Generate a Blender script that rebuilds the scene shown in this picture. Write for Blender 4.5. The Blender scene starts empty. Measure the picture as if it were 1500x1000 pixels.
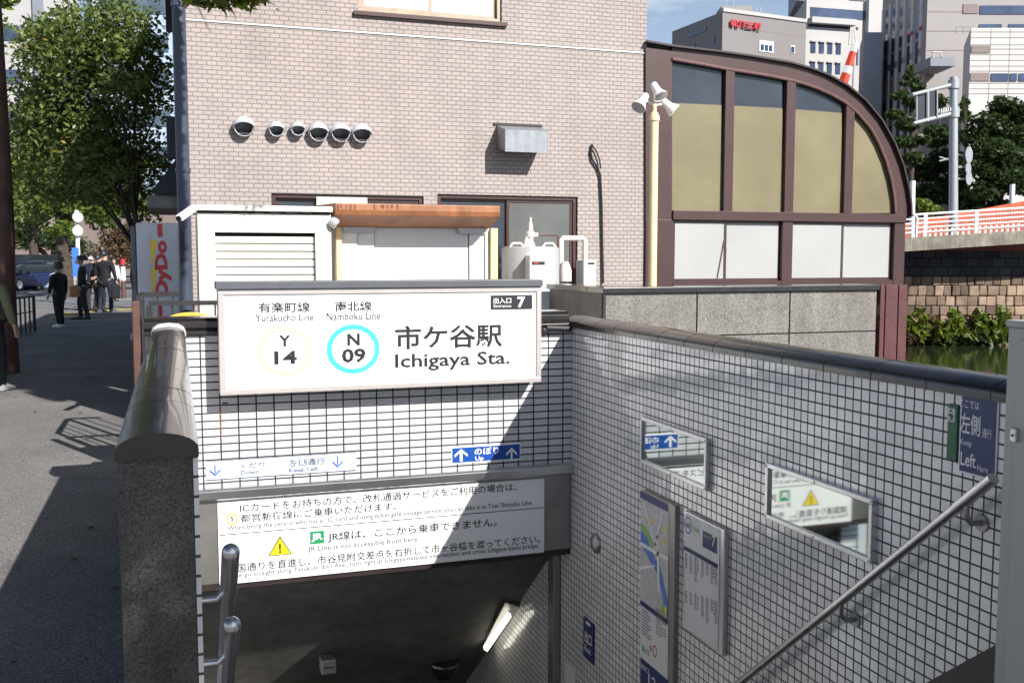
import bpy, math, random
import numpy as np
from mathutils import Vector, Matrix

SC = bpy.context.scene
COL = SC.collection
# ------------------------------------------------------------------ camera, sky, sun, exposure
F_PX, W_PX, H_PX = 1450.0, 1500.0, 1000.0
TH, PH = math.radians(18.7), math.radians(4.81)
EYE = Vector((0, 0, 1.65))
CR = Vector((math.cos(TH), -math.sin(TH), 0))
CFH = Vector((math.sin(TH), math.cos(TH), 0))
CF = Vector((math.sin(TH)*math.cos(PH), math.cos(TH)*math.cos(PH), -math.sin(PH)))
CU = CR.cross(CF)
cd = bpy.data.cameras.new("camera"); cam = bpy.data.objects.new("camera", cd); COL.objects.link(cam)
cd.sensor_width = 36; cd.lens = 36*F_PX/W_PX; cd.clip_start = .05; cd.clip_end = 3000
cam.matrix_world = Matrix(((CR.x, CU.x, -CF.x, EYE.x), (CR.y, CU.y, -CF.y, EYE.y), (CR.z, CU.z, -CF.z, EYE.z), (0, 0, 0, 1)))
SC.camera = cam
SUN = Vector((-.61, 1.375, -1.0)).normalized()            # direction the light travels
sl = bpy.data.lights.new("sun", 'SUN'); sl.energy = 4.8; sl.angle = math.radians(.5); sl.color = (1, .965, .92)
so = bpy.data.objects.new("sun", sl); COL.objects.link(so); so.rotation_euler = SUN.to_track_quat('-Z', 'Y').to_euler()
world = bpy.data.worlds.new("World"); SC.world = world; world.use_nodes = True
wn, wl = world.node_tree.nodes, world.node_tree.links
wn.clear()
wo = wn.new('ShaderNodeOutputWorld'); bg = wn.new('ShaderNodeBackground'); sky = wn.new('ShaderNodeTexSky')
sky.sky_type = 'NISHITA'; sky.sun_disc = False
sky.sun_elevation = math.asin(-SUN.z); sky.sun_rotation = math.atan2(-SUN.x, -SUN.y)
sky.air_density = 1.0; sky.dust_density = 1.2; sky.ozone_density = 1.5
bg.inputs[1].default_value = .05
tcw = wn.new('ShaderNodeTexCoord'); mpw = wn.new('ShaderNodeMapping'); mpw.inputs['Scale'].default_value = (1.3, 1.3, 4.5)
nzw = wn.new('ShaderNodeTexNoise'); nzw.inputs['Scale'].default_value = 2.2; nzw.inputs['Detail'].default_value = 9; nzw.inputs['Roughness'].default_value = .58
rpw = wn.new('ShaderNodeValToRGB'); rpw.color_ramp.elements[0].position = .52; rpw.color_ramp.elements[1].position = .70
mxw = wn.new('ShaderNodeMix'); mxw.data_type = 'RGBA'; mxw.inputs['B'].default_value = (16, 16.4, 17, 1)
wl.new(tcw.outputs['Generated'], mpw.inputs[0]); wl.new(mpw.outputs[0], nzw.inputs['Vector']); wl.new(nzw.outputs[0], rpw.inputs[0])
czw = wn.new('ShaderNodeMapRange'); czw.inputs[1].default_value = .12; czw.inputs[2].default_value = .5; czw.inputs[3].default_value = 1; czw.inputs[4].default_value = .12
cmw = wn.new('ShaderNodeMath'); cmw.operation = 'MULTIPLY'; wl.new(rpw.outputs[0], cmw.inputs[0]); wl.new(czw.outputs[0], cmw.inputs[1]); wl.new(cmw.outputs[0], mxw.inputs['Factor']); sxw = wn.new('ShaderNodeSeparateXYZ'); wl.new(tcw.outputs['Generated'], sxw.inputs[0]); wl.new(sxw.outputs['Z'], czw.inputs[0])
hzw = wn.new('ShaderNodeMapRange'); hzw.inputs[1].default_value = .0; hzw.inputs[2].default_value = .42; hzw.inputs[3].default_value = .85; hzw.inputs[4].default_value = 0; wl.new(sxw.outputs['Z'], hzw.inputs[0])
mhw = wn.new('ShaderNodeMix'); mhw.data_type = 'RGBA'; mhw.inputs['B'].default_value = (9.5, 12.4, 16.5, 1); wl.new(hzw.outputs[0], mhw.inputs['Factor']); wl.new(sky.outputs[0], mhw.inputs['A']); wl.new(mhw.outputs['Result'], mxw.inputs['A'])
wl.new(mxw.outputs['Result'], bg.inputs[0]); wl.new(bg.outputs[0], wo.inputs[0])
SC.view_settings.view_transform = 'Standard'; SC.view_settings.look = 'None'; SC.view_settings.gamma = 1
SC.view_settings.exposure = 0.6
SC.cycles.max_bounces = 8; SC.cycles.diffuse_bounces = 4; SC.cycles.glossy_bounces = 4; SC.cycles.transparent_max_bounces = 8
SC.cycles.caustics_reflective = False; SC.cycles.caustics_refractive = False

# ------------------------------------------------------------------ measuring
def ray(u, v):
    return CF + CR*((u-750)/F_PX) - CU*((v-500)/F_PX)
def P(u, v, Y=None, X=None, Z=None, zc=None):
    d = ray(u, v)
    if Y is not None: t = (Y-EYE.y)/d.y
    elif X is not None: t = (X-EYE.x)/d.x
    elif Z is not None: t = (Z-EYE.z)/d.z
    else: t = zc/d.dot(CFH)
    return EYE + d*t
def hit(u, v, p0, n):
    d = ray(u, v); return EYE + d*((p0-EYE).dot(n)/d.dot(n))

# ------------------------------------------------------------------ mesh building
class MB:
    def __init__(s): s.v = []; s.f = []
    def add(s, vs, fs):
        b = len(s.v); s.v += [Vector(p) for p in vs]; s.f += [tuple(b+i for i in f) for f in fs]; return s
    def box(s, x0, x1, y0, y1, z0, z1):
        return s.obox(Vector(((x0+x1)/2, (y0+y1)/2, (z0+z1)/2)), Vector(((x1-x0)/2, 0, 0)), Vector((0, (y1-y0)/2, 0)), Vector((0, 0, (z1-z0)/2)))
    def obox(s, c, a, b, d):
        vs = [c+a*i+b*j+d*k for k in (-1, 1) for j in (-1, 1) for i in (-1, 1)]
        return s.add(vs, [(0, 2, 3, 1), (4, 5, 7, 6), (0, 1, 5, 4), (2, 6, 7, 3), (0, 4, 6, 2), (1, 3, 7, 5)])
    def prism(s, poly, vec):
        n = len(poly); vec = Vector(vec); poly = [Vector(p) for p in poly]
        return s.add(poly+[p+vec for p in poly], [tuple(range(n))[::-1], tuple(range(n, 2*n))]+[(i, (i+1) % n, n+(i+1) % n, n+i) for i in range(n)])
    def quad(s, a, b, c, d): return s.add([a, b, c, d], [(0, 1, 2, 3)])
    def tube(s, pts, r, n=10, caps=True):
        pts = [Vector(p) for p in pts]; rs = r if isinstance(r, (list, tuple)) else [r]*len(pts)
        rings = []; up = None
        for i, p in enumerate(pts):
            t = (pts[min(i+1, len(pts)-1)]-pts[max(i-1, 0)]).normalized()
            if up is None:
                up = Vector((0, 0, 1)) if abs(t.z) < .9 else Vector((1, 0, 0))
            a = (up-t*up.dot(t)).normalized(); up = a; b = t.cross(a)
            rings.append([p+(a*math.cos(2*math.pi*k/n)+b*math.sin(2*math.pi*k/n))*rs[i] for k in range(n)])
        vs = [q for g in rings for q in g]; fs = []
        for i in range(len(pts)-1):
            for k in range(n): fs.append((i*n+k, i*n+(k+1) % n, (i+1)*n+(k+1) % n, (i+1)*n+k))
        if caps: fs += [tuple(range(n))[::-1], tuple(range((len(pts)-1)*n, len(pts)*n))]
        return s.add(vs, fs)
    def lathe(s, prof, o, axis=(0, 0, 1), n=16):
        o = Vector(o); t = Vector(axis).normalized(); up = Vector((1, 0, 0)) if abs(t.x) < .9 else Vector((0, 1, 0))
        a = (up-t*up.dot(t)).normalized(); b = t.cross(a); vs = []; fs = []
        for r, h in prof:
            vs += [o+t*h+(a*math.cos(2*math.pi*k/n)+b*math.sin(2*math.pi*k/n))*max(r, 1e-5) for k in range(n)]
        for i in range(len(prof)-1):
            for k in range(n): fs.append((i*n+k, i*n+(k+1) % n, (i+1)*n+(k+1) % n, (i+1)*n+k))
        return s.add(vs, fs)
    def build(s, name, mat, parent=None, smooth=False, bevel=0, origin=None):
        me = bpy.data.meshes.new(name)
        o = bpy.data.objects.new(name, me)
        off = Vector((0, 0, 0))
        if parent is not None:
            p = parent
            while p is not None: off += p.location; p = p.parent
        if origin is not None: o.location = Vector(origin)-off; off = Vector(origin)
        me.from_pydata([p-off for p in s.v], [], s.f)
        if isinstance(mat, str): mat = M[mat]
        me.materials.append(mat)
        if smooth:
            me.shade_smooth()
            try: me.set_sharp_from_angle(angle=math.radians(38))
            except Exception: pass
        me.update()
        COL.objects.link(o)
        if parent is not None: o.parent = parent
        if bevel:
            m = o.modifiers.new('bevel', 'BEVEL'); m.width = bevel; m.segments = 2; m.limit_method = 'ANGLE'; m.angle_limit = math.radians(40)
        return o

def tag(o, label=None, cat=None, group=None, kind=None):
    if label: o['label'] = label
    if cat: o['category'] = cat
    if group: o['group'] = group
    if kind: o['kind'] = kind
    return o
def thing(name, loc, label, cat, group=None):
    o = bpy.data.objects.new(name, None); COL.objects.link(o); o.location = Vector(loc); o.empty_display_size = .1
    return tag(o, label, cat, group)
def copy_tree(o, parent=None):
    c = o.copy(); COL.objects.link(c)
    if parent is not None: c.parent = parent
    for ch in list(o.children): copy_tree(ch, c)
    return c

# ------------------------------------------------------------------ materials
M = {}
def lin(c): return tuple(((x/255.0)/12.92 if x/255.0 <= .04045 else ((x/255.0+.055)/1.055)**2.4) for x in c)
def newmat(name):
    m = bpy.data.materials.new(name); m.use_nodes = True; M[name] = m
    return m, m.node_tree.nodes, m.node_tree.links, m.node_tree.nodes['Principled BSDF']
def mat(name, col, rough=.5, metal=0, nscale=8, nvar=.15, bump=0, bscale=None, spec=.5, coat=0, streak=0, island=0, emit=0, speck=0, trans=0):
    m, n, l, b = newmat(name)
    b.inputs['Roughness'].default_value = rough; b.inputs['Metallic'].default_value = metal
    b.inputs['Specular IOR Level'].default_value = spec; b.inputs['Coat Weight'].default_value = coat
    b.inputs['Transmission Weight'].default_value = trans
    tc = n.new('ShaderNodeTexCoord'); geo = n.new('ShaderNodeNewGeometry')
    nz = n.new('ShaderNodeTexNoise'); nz.inputs['Scale'].default_value = nscale; nz.inputs['Detail'].default_value = 6; nz.inputs['Roughness'].default_value = .6
    l.new(geo.outputs['Position'], nz.inputs['Vector'])
    mr = n.new('ShaderNodeMapRange'); mr.inputs[1].default_value = .3; mr.inputs[2].default_value = .7
    mr.inputs[3].default_value = 1-nvar; mr.inputs[4].default_value = 1+nvar
    l.new(nz.outputs[0], mr.inputs[0])
    val = mr.outputs[0]
    def mul(a, bb):
        q = n.new('ShaderNodeMath'); q.operation = 'MULTIPLY'; l.new(a, q.inputs[0]); l.new(bb, q.inputs[1]); return q.outputs[0]
    if streak:
        mp = n.new('ShaderNodeMapping'); mp.inputs['Scale'].default_value = (6, 6, .7); l.new(geo.outputs['Position'], mp.inputs[0])
        n2 = n.new('ShaderNodeTexNoise'); n2.inputs['Scale'].default_value = 1.6; n2.inputs['Detail'].default_value = 5; l.new(mp.outputs[0], n2.inputs['Vector'])
        m2 = n.new('ShaderNodeMapRange'); m2.inputs[1].default_value = .35; m2.inputs[2].default_value = .7; m2.inputs[3].default_value = 1; m2.inputs[4].default_value = 1-streak
        l.new(n2.outputs[0], m2.inputs[0]); val = mul(val, m2.outputs[0])
    if island:
        m3 = n.new('ShaderNodeMapRange'); m3.inputs[3].default_value = 1-island; m3.inputs[4].default_value = 1+island
        l.new(geo.outputs['Random Per Island'], m3.inputs[0]); val = mul(val, m3.outputs[0])
    if speck:
        vo = n.new('ShaderNodeTexVoronoi'); vo.inputs['Scale'].default_value = speck; l.new(geo.outputs['Position'], vo.inputs['Vector'])
        sp = n.new('ShaderNodeSeparateColor'); l.new(vo.outputs['Color'], sp.inputs[0])
        m4 = n.new('ShaderNodeMapRange'); m4.inputs[3].default_value = .45; m4.inputs[4].default_value = 1.6; l.new(sp.outputs[0], m4.inputs[0]); val = mul(val, m4.outputs[0])
    mx = n.new('ShaderNodeVectorMath'); mx.operation = 'SCALE'; mx.inputs[0].default_value = col[:3]
    l.new(val, mx.inputs['Scale']); l.new(mx.outputs[0], b.inputs['Base Color'])
    if bump:
        nb = n.new('ShaderNodeTexNoise'); nb.inputs['Scale'].default_value = bscale or nscale*4; nb.inputs['Detail'].default_value = 4; l.new(geo.outputs['Position'], nb.inputs['Vector'])
        bm = n.new('ShaderNodeBump'); bm.inputs['Strength'].default_value = bump; bm.inputs['Distance'].default_value = .01
        l.new(nb.outputs[0], bm.inputs['Height']); l.new(bm.outputs[0], b.inputs['Normal'])
    if emit:
        b.inputs['Emission Color'].default_value = (*col[:3], 1); b.inputs['Emission Strength'].default_value = emit
    return m
def tilemat(name, plane, c1, c2, mortar, bw, rh, ms, rough, offset=0.0, o=(0, 0), spec=.5, bump=.4, msm=.1, dirt=.12, frame=None, tilt=0, ior=1.5, ptilt=0, streak=0):
    """glazed or brick tile on a wall; plane 'XZ', 'YZ', or 'F' (frame of the two given horizontal axes)"""
    m, n, l, b = newmat(name)
    geo = n.new('ShaderNodeNewGeometry'); sx = n.new('ShaderNodeSeparateXYZ'); cx = n.new('ShaderNodeCombineXYZ')
    l.new(geo.outputs['Position'], sx.inputs[0])
    if frame is not None:
        dp = n.new('ShaderNodeVectorMath'); dp.operation = 'DOT_PRODUCT'; dp.inputs[1].default_value = frame; l.new(geo.outputs['Position'], dp.inputs[0]); hx = dp.outputs['Value']
    else: hx = sx.outputs['X' if plane == 'XZ' else 'Y']
    a1 = n.new('ShaderNodeMath'); a1.operation = 'ADD'; a1.inputs[1].default_value = -o[0]+500*bw; l.new(hx, a1.inputs[0])
    a2 = n.new('ShaderNodeMath'); a2.operation = 'ADD'; a2.inputs[1].default_value = -o[1]+500*rh; l.new(sx.outputs['Z'], a2.inputs[0])
    l.new(a1.outputs[0], cx.inputs[0]); l.new(a2.outputs[0], cx.inputs[1])
    br = n.new('ShaderNodeTexBrick'); br.offset = offset; br.offset_frequency = 2; br.squash = 1
    br.inputs['Scale'].default_value = 1; br.inputs['Brick Width'].default_value = bw; br.inputs['Row Height'].default_value = rh
    br.inputs['Mortar Size'].default_value = ms; br.inputs['Mortar Smooth'].default_value = msm
    br.inputs['Color1'].default_value = (*c1, 1); br.inputs['Color2'].default_value = (*c2, 1); br.inputs['Mortar'].default_value = (*mortar, 1)
    l.new(cx.outputs[0], br.inputs['Vector'])
    nz = n.new('ShaderNodeTexNoise'); nz.inputs['Scale'].default_value = 1.7; nz.inputs['Detail'].default_value = 7; l.new(geo.outputs['Position'], nz.inputs['Vector'])
    mr = n.new('ShaderNodeMapRange'); mr.inputs[1].default_value = .35; mr.inputs[2].default_value = .7; mr.inputs[3].default_value = 1; mr.inputs[4].default_value = 1-dirt
    l.new(nz.outputs[0], mr.inputs[0])
    mx = n.new('ShaderNodeVectorMath'); mx.operation = 'SCALE'; l.new(br.outputs['Color'], mx.inputs[0]); l.new(mr.outputs[0], mx.inputs['Scale'])
    l.new(mx.outputs[0], b.inputs['Base Color'])
    rr = n.new('ShaderNodeMapRange'); rr.inputs[3].default_value = rough; rr.inputs[4].default_value = .85; l.new(br.outputs['Fac'], rr.inputs[0]); l.new(rr.outputs[0], b.inputs['Roughness'])
    b.inputs['Specular IOR Level'].default_value = spec; b.inputs['IOR'].default_value = ior
    iv = n.new('ShaderNodeMath'); iv.operation = 'SUBTRACT'; iv.inputs[0].default_value = 1; l.new(br.outputs['Fac'], iv.inputs[1])
    h = iv.outputs[0]
    if tilt:
        n3 = n.new('ShaderNodeTexNoise'); n3.inputs['Scale'].default_value = 7; l.new(geo.outputs['Position'], n3.inputs['Vector'])
        ad = n.new('ShaderNodeMath'); ad.operation = 'MULTIPLY_ADD'; ad.inputs[1].default_value = tilt; l.new(n3.outputs[0], ad.inputs[0]); l.new(h, ad.inputs[2]); h = ad.outputs[0]
    bm = n.new('ShaderNodeBump'); bm.inputs['Strength'].default_value = bump; bm.inputs['Distance'].default_value = .004
    if ptilt:
        dv = n.new('ShaderNodeVectorMath'); dv.operation = 'DIVIDE'; dv.inputs[1].default_value = (bw, rh, 1); l.new(cx.outputs[0], dv.inputs[0])
        fl = n.new('ShaderNodeVectorMath'); fl.operation = 'FLOOR'; l.new(dv.outputs[0], fl.inputs[0])
        wnz = n.new('ShaderNodeTexWhiteNoise'); wnz.noise_dimensions = '2D'; l.new(fl.outputs[0], wnz.inputs['Vector'])
        sb_ = n.new('ShaderNodeVectorMath'); sb_.operation = 'MULTIPLY_ADD'; sb_.inputs[1].default_value = (ptilt,)*3; sb_.inputs[2].default_value = (-ptilt/2,)*3; l.new(wnz.outputs['Color'], sb_.inputs[0])
        an = n.new('ShaderNodeVectorMath'); l.new(sb_.outputs[0], an.inputs[0]); l.new(geo.outputs['Normal'], an.inputs[1])
        nn_ = n.new('ShaderNodeVectorMath'); nn_.operation = 'NORMALIZE'; l.new(an.outputs[0], nn_.inputs[0]); l.new(nn_.outputs[0], bm.inputs['Normal'])
        vv = n.new('ShaderNodeMapRange'); vv.inputs[3].default_value = .90; vv.inputs[4].default_value = 1.05; l.new(wnz.outputs['Value'], vv.inputs[0])
        mq = n.new('ShaderNodeVectorMath'); mq.operation = 'SCALE'; l.new(mx.outputs[0], mq.inputs[0]); l.new(vv.outputs[0], mq.inputs['Scale']); l.new(mq.outputs[0], b.inputs['Base Color'])
    if streak:
        mp = n.new('ShaderNodeMapping'); mp.inputs['Scale'].default_value = (3.2, 3.2, .28); l.new(geo.outputs['Position'], mp.inputs[0])
        n2 = n.new('ShaderNodeTexNoise'); n2.inputs['Scale'].default_value = 1.5; n2.inputs['Detail'].default_value = 6; l.new(mp.outputs[0], n2.inputs['Vector'])
        m2 = n.new('ShaderNodeMapRange'); m2.inputs[1].default_value = .45; m2.inputs[2].default_value = .75; m2.inputs[3].default_value = 1; m2.inputs[4].default_value = 1-streak; l.new(n2.outputs[0], m2.inputs[0])
        mq = n.new('ShaderNodeVectorMath'); mq.operation = 'SCALE'; l.new(mx.outputs[0], mq.inputs[0]); l.new(m2.outputs[0], mq.inputs['Scale']); l.new(mq.outputs[0], b.inputs['Base Color'])
    l.new(h, bm.inputs['Height']); l.new(bm.outputs[0], b.inputs['Normal'])
    return m
def leafmat(name, col, col2, var=.35):
    m, n, l, b = newmat(name); n.remove(b); out = n['Material Output']
    geo = n.new('ShaderNodeNewGeometry')
    rp = n.new('ShaderNodeValToRGB'); rp.color_ramp.elements[0].color = (*[c*(1-var) for c in col], 1); rp.color_ramp.elements[1].color = (*[c*(1+var) for c in col], 1)
    e = rp.color_ramp.elements.new(.965); e.color = (*[c*(1+var) for c in col], 1)
    rp.color_ramp.elements[2].color = (*col2, 1); rp.color_ramp.elements[2].position = 1.0
    l.new(geo.outputs['Random Per Island'], rp.inputs[0])
    d = n.new('ShaderNodeBsdfPrincipled'); d.inputs['Roughness'].default_value = .42; d.inputs['Specular IOR Level'].default_value = .4
    t = n.new('ShaderNodeBsdfTranslucent'); mx = n.new('ShaderNodeMixShader'); mx.inputs[0].default_value = .35
    hs = n.new('ShaderNodeHueSaturation'); hs.inputs['Value'].default_value = 1.7; hs.inputs['Hue'].default_value = .48
    l.new(rp.outputs[0], d.inputs['Base Color']); l.new(rp.outputs[0], hs.inputs['Color']); l.new(hs.outputs[0], t.inputs['Color'])
    l.new(d.outputs[0], mx.inputs[1]); l.new(t.outputs[0], mx.inputs[2]); l.new(mx.outputs[0], out.inputs['Surface'])
    return m

YW, XR = 6.53, 2.66
x322 = P(322.5, 600, Y=YW).x
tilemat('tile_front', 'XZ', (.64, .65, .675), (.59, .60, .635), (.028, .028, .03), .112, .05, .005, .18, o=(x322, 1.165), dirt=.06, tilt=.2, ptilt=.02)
tilemat('tile_side', 'YZ', (.86, .845, .83), (.78, .775, .77), (.012, .012, .014), .0515, .05, .0039, .12, o=(2.70, 1.165), dirt=.16, spec=1.0, tilt=.12, ior=1.75, ptilt=.035)
tilemat('brick_front', 'XZ', (.435, .372, .35), (.395, .345, .325), (.235, .208, .198), .107, .05, .006, .75, offset=.5, o=(.12, 0), bump=.5, spec=.2, dirt=.08, streak=.08)
tilemat('brick_side', 'YZ', (.435, .372, .35), (.395, .345, .325), (.235, .208, .198), .107, .05, .006, .75, offset=.5, bump=.5, spec=.2)
mat('asphalt', (.195, .188, .182), .9, spec=.1, nscale=.8, nvar=.2, bump=.35, bscale=160, speck=170)
mat('road_asphalt', (.16, .165, .175), .85, nscale=.6, nvar=.15, bump=.3, bscale=90)
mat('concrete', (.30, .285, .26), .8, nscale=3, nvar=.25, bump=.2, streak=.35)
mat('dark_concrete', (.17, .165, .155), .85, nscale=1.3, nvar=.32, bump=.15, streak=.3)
mat('granite_dark', (.07, .064, .058), .45, nscale=4, nvar=.45, speck=260, spec=.35)
mat('granite_grey', (.19, .178, .162), .6, nscale=2.5, nvar=.16, speck=150, spec=.4, streak=.2)
mat('granite_black', (.018, .018, .02), .15, nvar=.2)
mat('granite_red', (.11, .045, .045), .3, nvar=.15, speck=200)
mat('glaze_dark', (.016, .013, .012), .26, nscale=9, nvar=.5, bump=.08, bscale=12, spec=.7, coat=.3)
mat('grout_pale', (.35, .33, .3), .8)
mat('steel', (.64, .64, .65), .30, metal=1, nscale=4, nvar=.12, bump=.02, bscale=40)
mat('steel_dull', (.36, .35, .34), .42, metal=.9, nscale=3, nvar=.18)
mat('sign_white', (.86, .86, .86), .35, nvar=.01)
mat('sticker_white', (.84, .85, .86), .4, nvar=.02)
mat('sign_frame', (.55, .50, .48), .35, metal=.3, nvar=.05)
mat('sign_cap', (.10, .105, .12), .4, nvar=.1)
mat('ink_black', (.012, .013, .018), .5, nvar=.02)
mat('ink_grey', (.10, .105, .115), .5, nvar=.05)
mat('ink_faded', (.13, .17, .25), .5, nvar=.05)
mat('ink_blue', (.05, .14, .42), .5, nvar=.05)
mat('ink_cyan', (.07, .62, .72), .4, nvar=.02)
mat('ink_cream', (.60, .575, .40), .4, nvar=.02)
mat('ink_lime', (.55, .68, .15), .4, nvar=.02)
mat('ink_green', (.02, .27, .11), .4, nvar=.02)
mat('ink_yellow', (.85, .62, .02), .4, nvar=.02)
mat('ink_red', (.55, .03, .04), .4, nvar=.05)
mat('sign_blue', (.012, .075, .34), .35, nvar=.04)
mat('sign_navy', (.02, .035, .13), .4, nvar=.06)
mat('sign_green', (.02, .12, .06), .4, nvar=.2)
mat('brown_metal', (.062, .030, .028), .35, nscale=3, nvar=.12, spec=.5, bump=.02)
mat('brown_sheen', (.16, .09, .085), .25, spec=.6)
mat('brown_dark', (.03, .02, .02), .4, nvar=.2)
mat('glass_dark', (.04, .05, .065), .12, nscale=1.2, nvar=.3, spec=.6)
mat('glass_grey', (.12, .125, .12), .12, nscale=1.0, nvar=.25, spec=.7)
mat('glass_blue', (.09, .13, .17), .1, nscale=1.0, nvar=.3, spec=.8)
mat('blind_tan', (.20, .172, .095), .35, nscale=1.1, nvar=.16, spec=.5)
mat('glass_frost', (.40, .405, .395), .3, nscale=1.2, nvar=.05)
mat('cream_frame', (.30, .24, .18), .45, metal=.3)
mat('curtain', (.62, .68, .66), .7, nscale=5, nvar=.25)
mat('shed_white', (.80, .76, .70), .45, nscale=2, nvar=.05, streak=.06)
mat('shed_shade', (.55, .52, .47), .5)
mat('shed_panel', (.84, .83, .80), .4, nscale=2, nvar=.03)
mat('shed_gap', (.02, .02, .02), .8)
mat('orange_wood', (.40, .165, .075), .5, nscale=4, nvar=.3, streak=.3)
mat('orange_stain', (.16, .06, .03), .8, nvar=.3)
mat('cream_post', (.80, .60, .35), .5, nvar=.1)
mat('pole_cream', (.80, .68, .40), .45, nvar=.08)
mat('plastic_white', (.78, .77, .76), .35, nvar=.05)
mat('tank_grey', (.50, .50, .49), .35, metal=.2, nvar=.06)
mat('pipe_white', (.80, .74, .68), .45, nvar=.05)
mat('black_rubber', (.015, .015, .016), .6)
mat('vent_white', (.58, .61, .66), .35, metal=.2, nvar=.05)
mat('hood_steel', (.27, .29, .32), .45, metal=.35, nvar=.15, streak=.2)
mat('iron_dark', (.022, .02, .022), .5, nvar=.25)
mat('rust_stain', (.20, .09, .05), .9, nscale=40, nvar=.5)
mat('rust_post', (.11, .05, .038), .55, nvar=.25)
mat('pipe_grey', (.055, .068, .105), .45, nvar=.1)
mat('paint_yellow', (.75, .48, .06), .45, nvar=.1)
mat('vend_white', (.55, .58, .66), .35, nvar=.04)
mat('cabinet', (.42, .42, .385), .45, nscale=3, nvar=.04)
mat('lamp_on', (1, .95, .82), .5, emit=1.7)
mat('bridge_rail', (.85, .85, .85), .45, nvar=.05)
mat('bridge_concrete', (.30, .27, .22), .85, nscale=1, nvar=.35, streak=.4)
mat('orange_panel', (.72, .12, .05), .5, nscale=.5, nvar=.12)
mat('pole_grey', (.36, .38, .40), .45, metal=.3, nvar=.1)
mat('far_brown', (.215, .20, .20), .8, nscale=.08, nvar=.06)
mat('far_white', (.44, .43, .42), .8, nscale=.08, nvar=.06)
mat('far_beige', (.33, .305, .295), .8, nscale=.1, nvar=.06)
mat('far_cream', (.55, .53, .50), .8, nscale=.1, nvar=.04)
mat('far_glass', (.05, .075, .14), .15, nscale=.3, nvar=.4, spec=.7)
mat('far_blue', (.40, .50, .64), .4, nscale=.1, nvar=.1)
mat('far_panel', (.22, .17, .155), .7, nvar=.1)
mat('far_strip', (.60, .55, .52), .6, nvar=.1)
mat('far_seam', (.25, .21, .20), .9)
mat('crane_red', (.62, .06, .03), .5)
mat('far_grey', (.25, .27, .31), .7, nscale=.1, nvar=.1)
mat('bark', (.06, .045, .036), .9, nscale=6, nvar=.5, bump=.8, bscale=18)
mat('trunk_brown', (.10, .055, .045), .8, nscale=5, nvar=.35, bump=.4, bscale=20)
mat('skin', (.50, .31, .23), .5, nvar=.04)
mat('hair', (.012, .011, .012), .5)
mat('cloth_black', (.010, .011, .014), .85, nvar=.25)
mat('cloth_navy', (.014, .017, .032), .85, nvar=.25)
mat('cloth_charcoal', (.02, .021, .026), .85, nvar=.25)
mat('cloth_olive', (.17, .18, .10), .9, nscale=14, nvar=.2, bump=.3, bscale=30)
mat('cloth_white', (.75, .75, .78), .8, nvar=.05)
mat('leather_tan', (.38, .19, .08), .5, nvar=.1)
mat('car_blue', (.01, .018, .07), .2, coat=.8, nvar=.03)
mat('car_black', (.012, .012, .016), .2, coat=.8, nvar=.03)
mat('car_silver', (.55, .57, .6), .3, metal=.5, nvar=.03)
mat('car_glass', (.02, .025, .03), .05, spec=.8, nvar=.05)
mat('tyre', (.015, .015, .015), .8)
mat('chrome', (.75, .75, .76), .12, metal=1)
mat('headlight', (.85, .86, .88), .1, spec=.8, nvar=.02)
mat('plate_white', (.82, .82, .80), .5)
mat('red_light', (.5, .02, .015), .3)
mat('banner_blue', (.06, .20, .62), .6)
mat('tactile', (.70, .45, .06), .75, nscale=6, nvar=.15)
mat('kerb_stone', (.40, .39, .38), .8, nvar=.15)
mat('road_white', (.65, .65, .65), .7, nscale=4, nvar=.15)
mat('awning_dark', (.03, .035, .05), .6, nvar=.2)
mat('board_dark', (.016, .018, .03), .4, nvar=.2)
mat('map_paper', (.50, .49, .50), .4, nscale=25, nvar=.14)
mat('map_water', (.10, .20, .55), .4, nvar=.05)
mat('map_green', (.28, .45, .10), .4, nvar=.1)
mat('map_road', (.72, .72, .72), .4)
mat('poster_white', (.66, .66, .67), .4, nscale=20, nvar=.03)
leafmat('leaf_bright', (.12, .18, .03), (.45, .16, .02))
leafmat('leaf_street', (.14, .19, .055), (.32, .22, .05), .5)
leafmat('leaf_mid', (.055, .095, .018), (.40, .15, .03), .45)
leafmat('leaf_dark', (.040, .068, .022), (.05, .06, .02), .45)
leafmat('leaf_pine', (.05, .085, .028), (.07, .07, .02), .4)
leafmat('leaf_dry', (.12, .085, .045), (.25, .12, .04), .4)
leafmat('leaf_fresh', (.11, .16, .02), (.40, .22, .03), .5)
# mirror
m_, n_, l_, b_ = newmat('mirror'); b_.inputs['Metallic'].default_value = 1; b_.inputs['Roughness'].default_value = .035; b_.inputs['Base Color'].default_value = (.40, .44, .43, 1)
# water
m_, n_, l_, b_ = newmat('water'); b_.inputs['Base Color'].default_value = (.022, .035, .016, 1); b_.inputs['Roughness'].default_value = .04; b_.inputs['Specular IOR Level'].default_value = .6
g_ = n_.new('ShaderNodeNewGeometry'); mp_ = n_.new('ShaderNodeMapping'); mp_.inputs['Scale'].default_value = (1, 2.2, 1); nz_ = n_.new('ShaderNodeTexNoise'); nz_.inputs['Scale'].default_value = 1.3; nz_.inputs['Detail'].default_value = 4
bu_ = n_.new('ShaderNodeBump'); bu_.inputs['Strength'].default_value = .10; bu_.inputs['Distance'].default_value = .1
l_.new(g_.outputs['Position'], mp_.inputs[0]); l_.new(mp_.outputs[0], nz_.inputs['Vector']); l_.new(nz_.outputs[0], bu_.inputs['Height']); l_.new(bu_.outputs[0], b_.inputs['Normal'])
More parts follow.
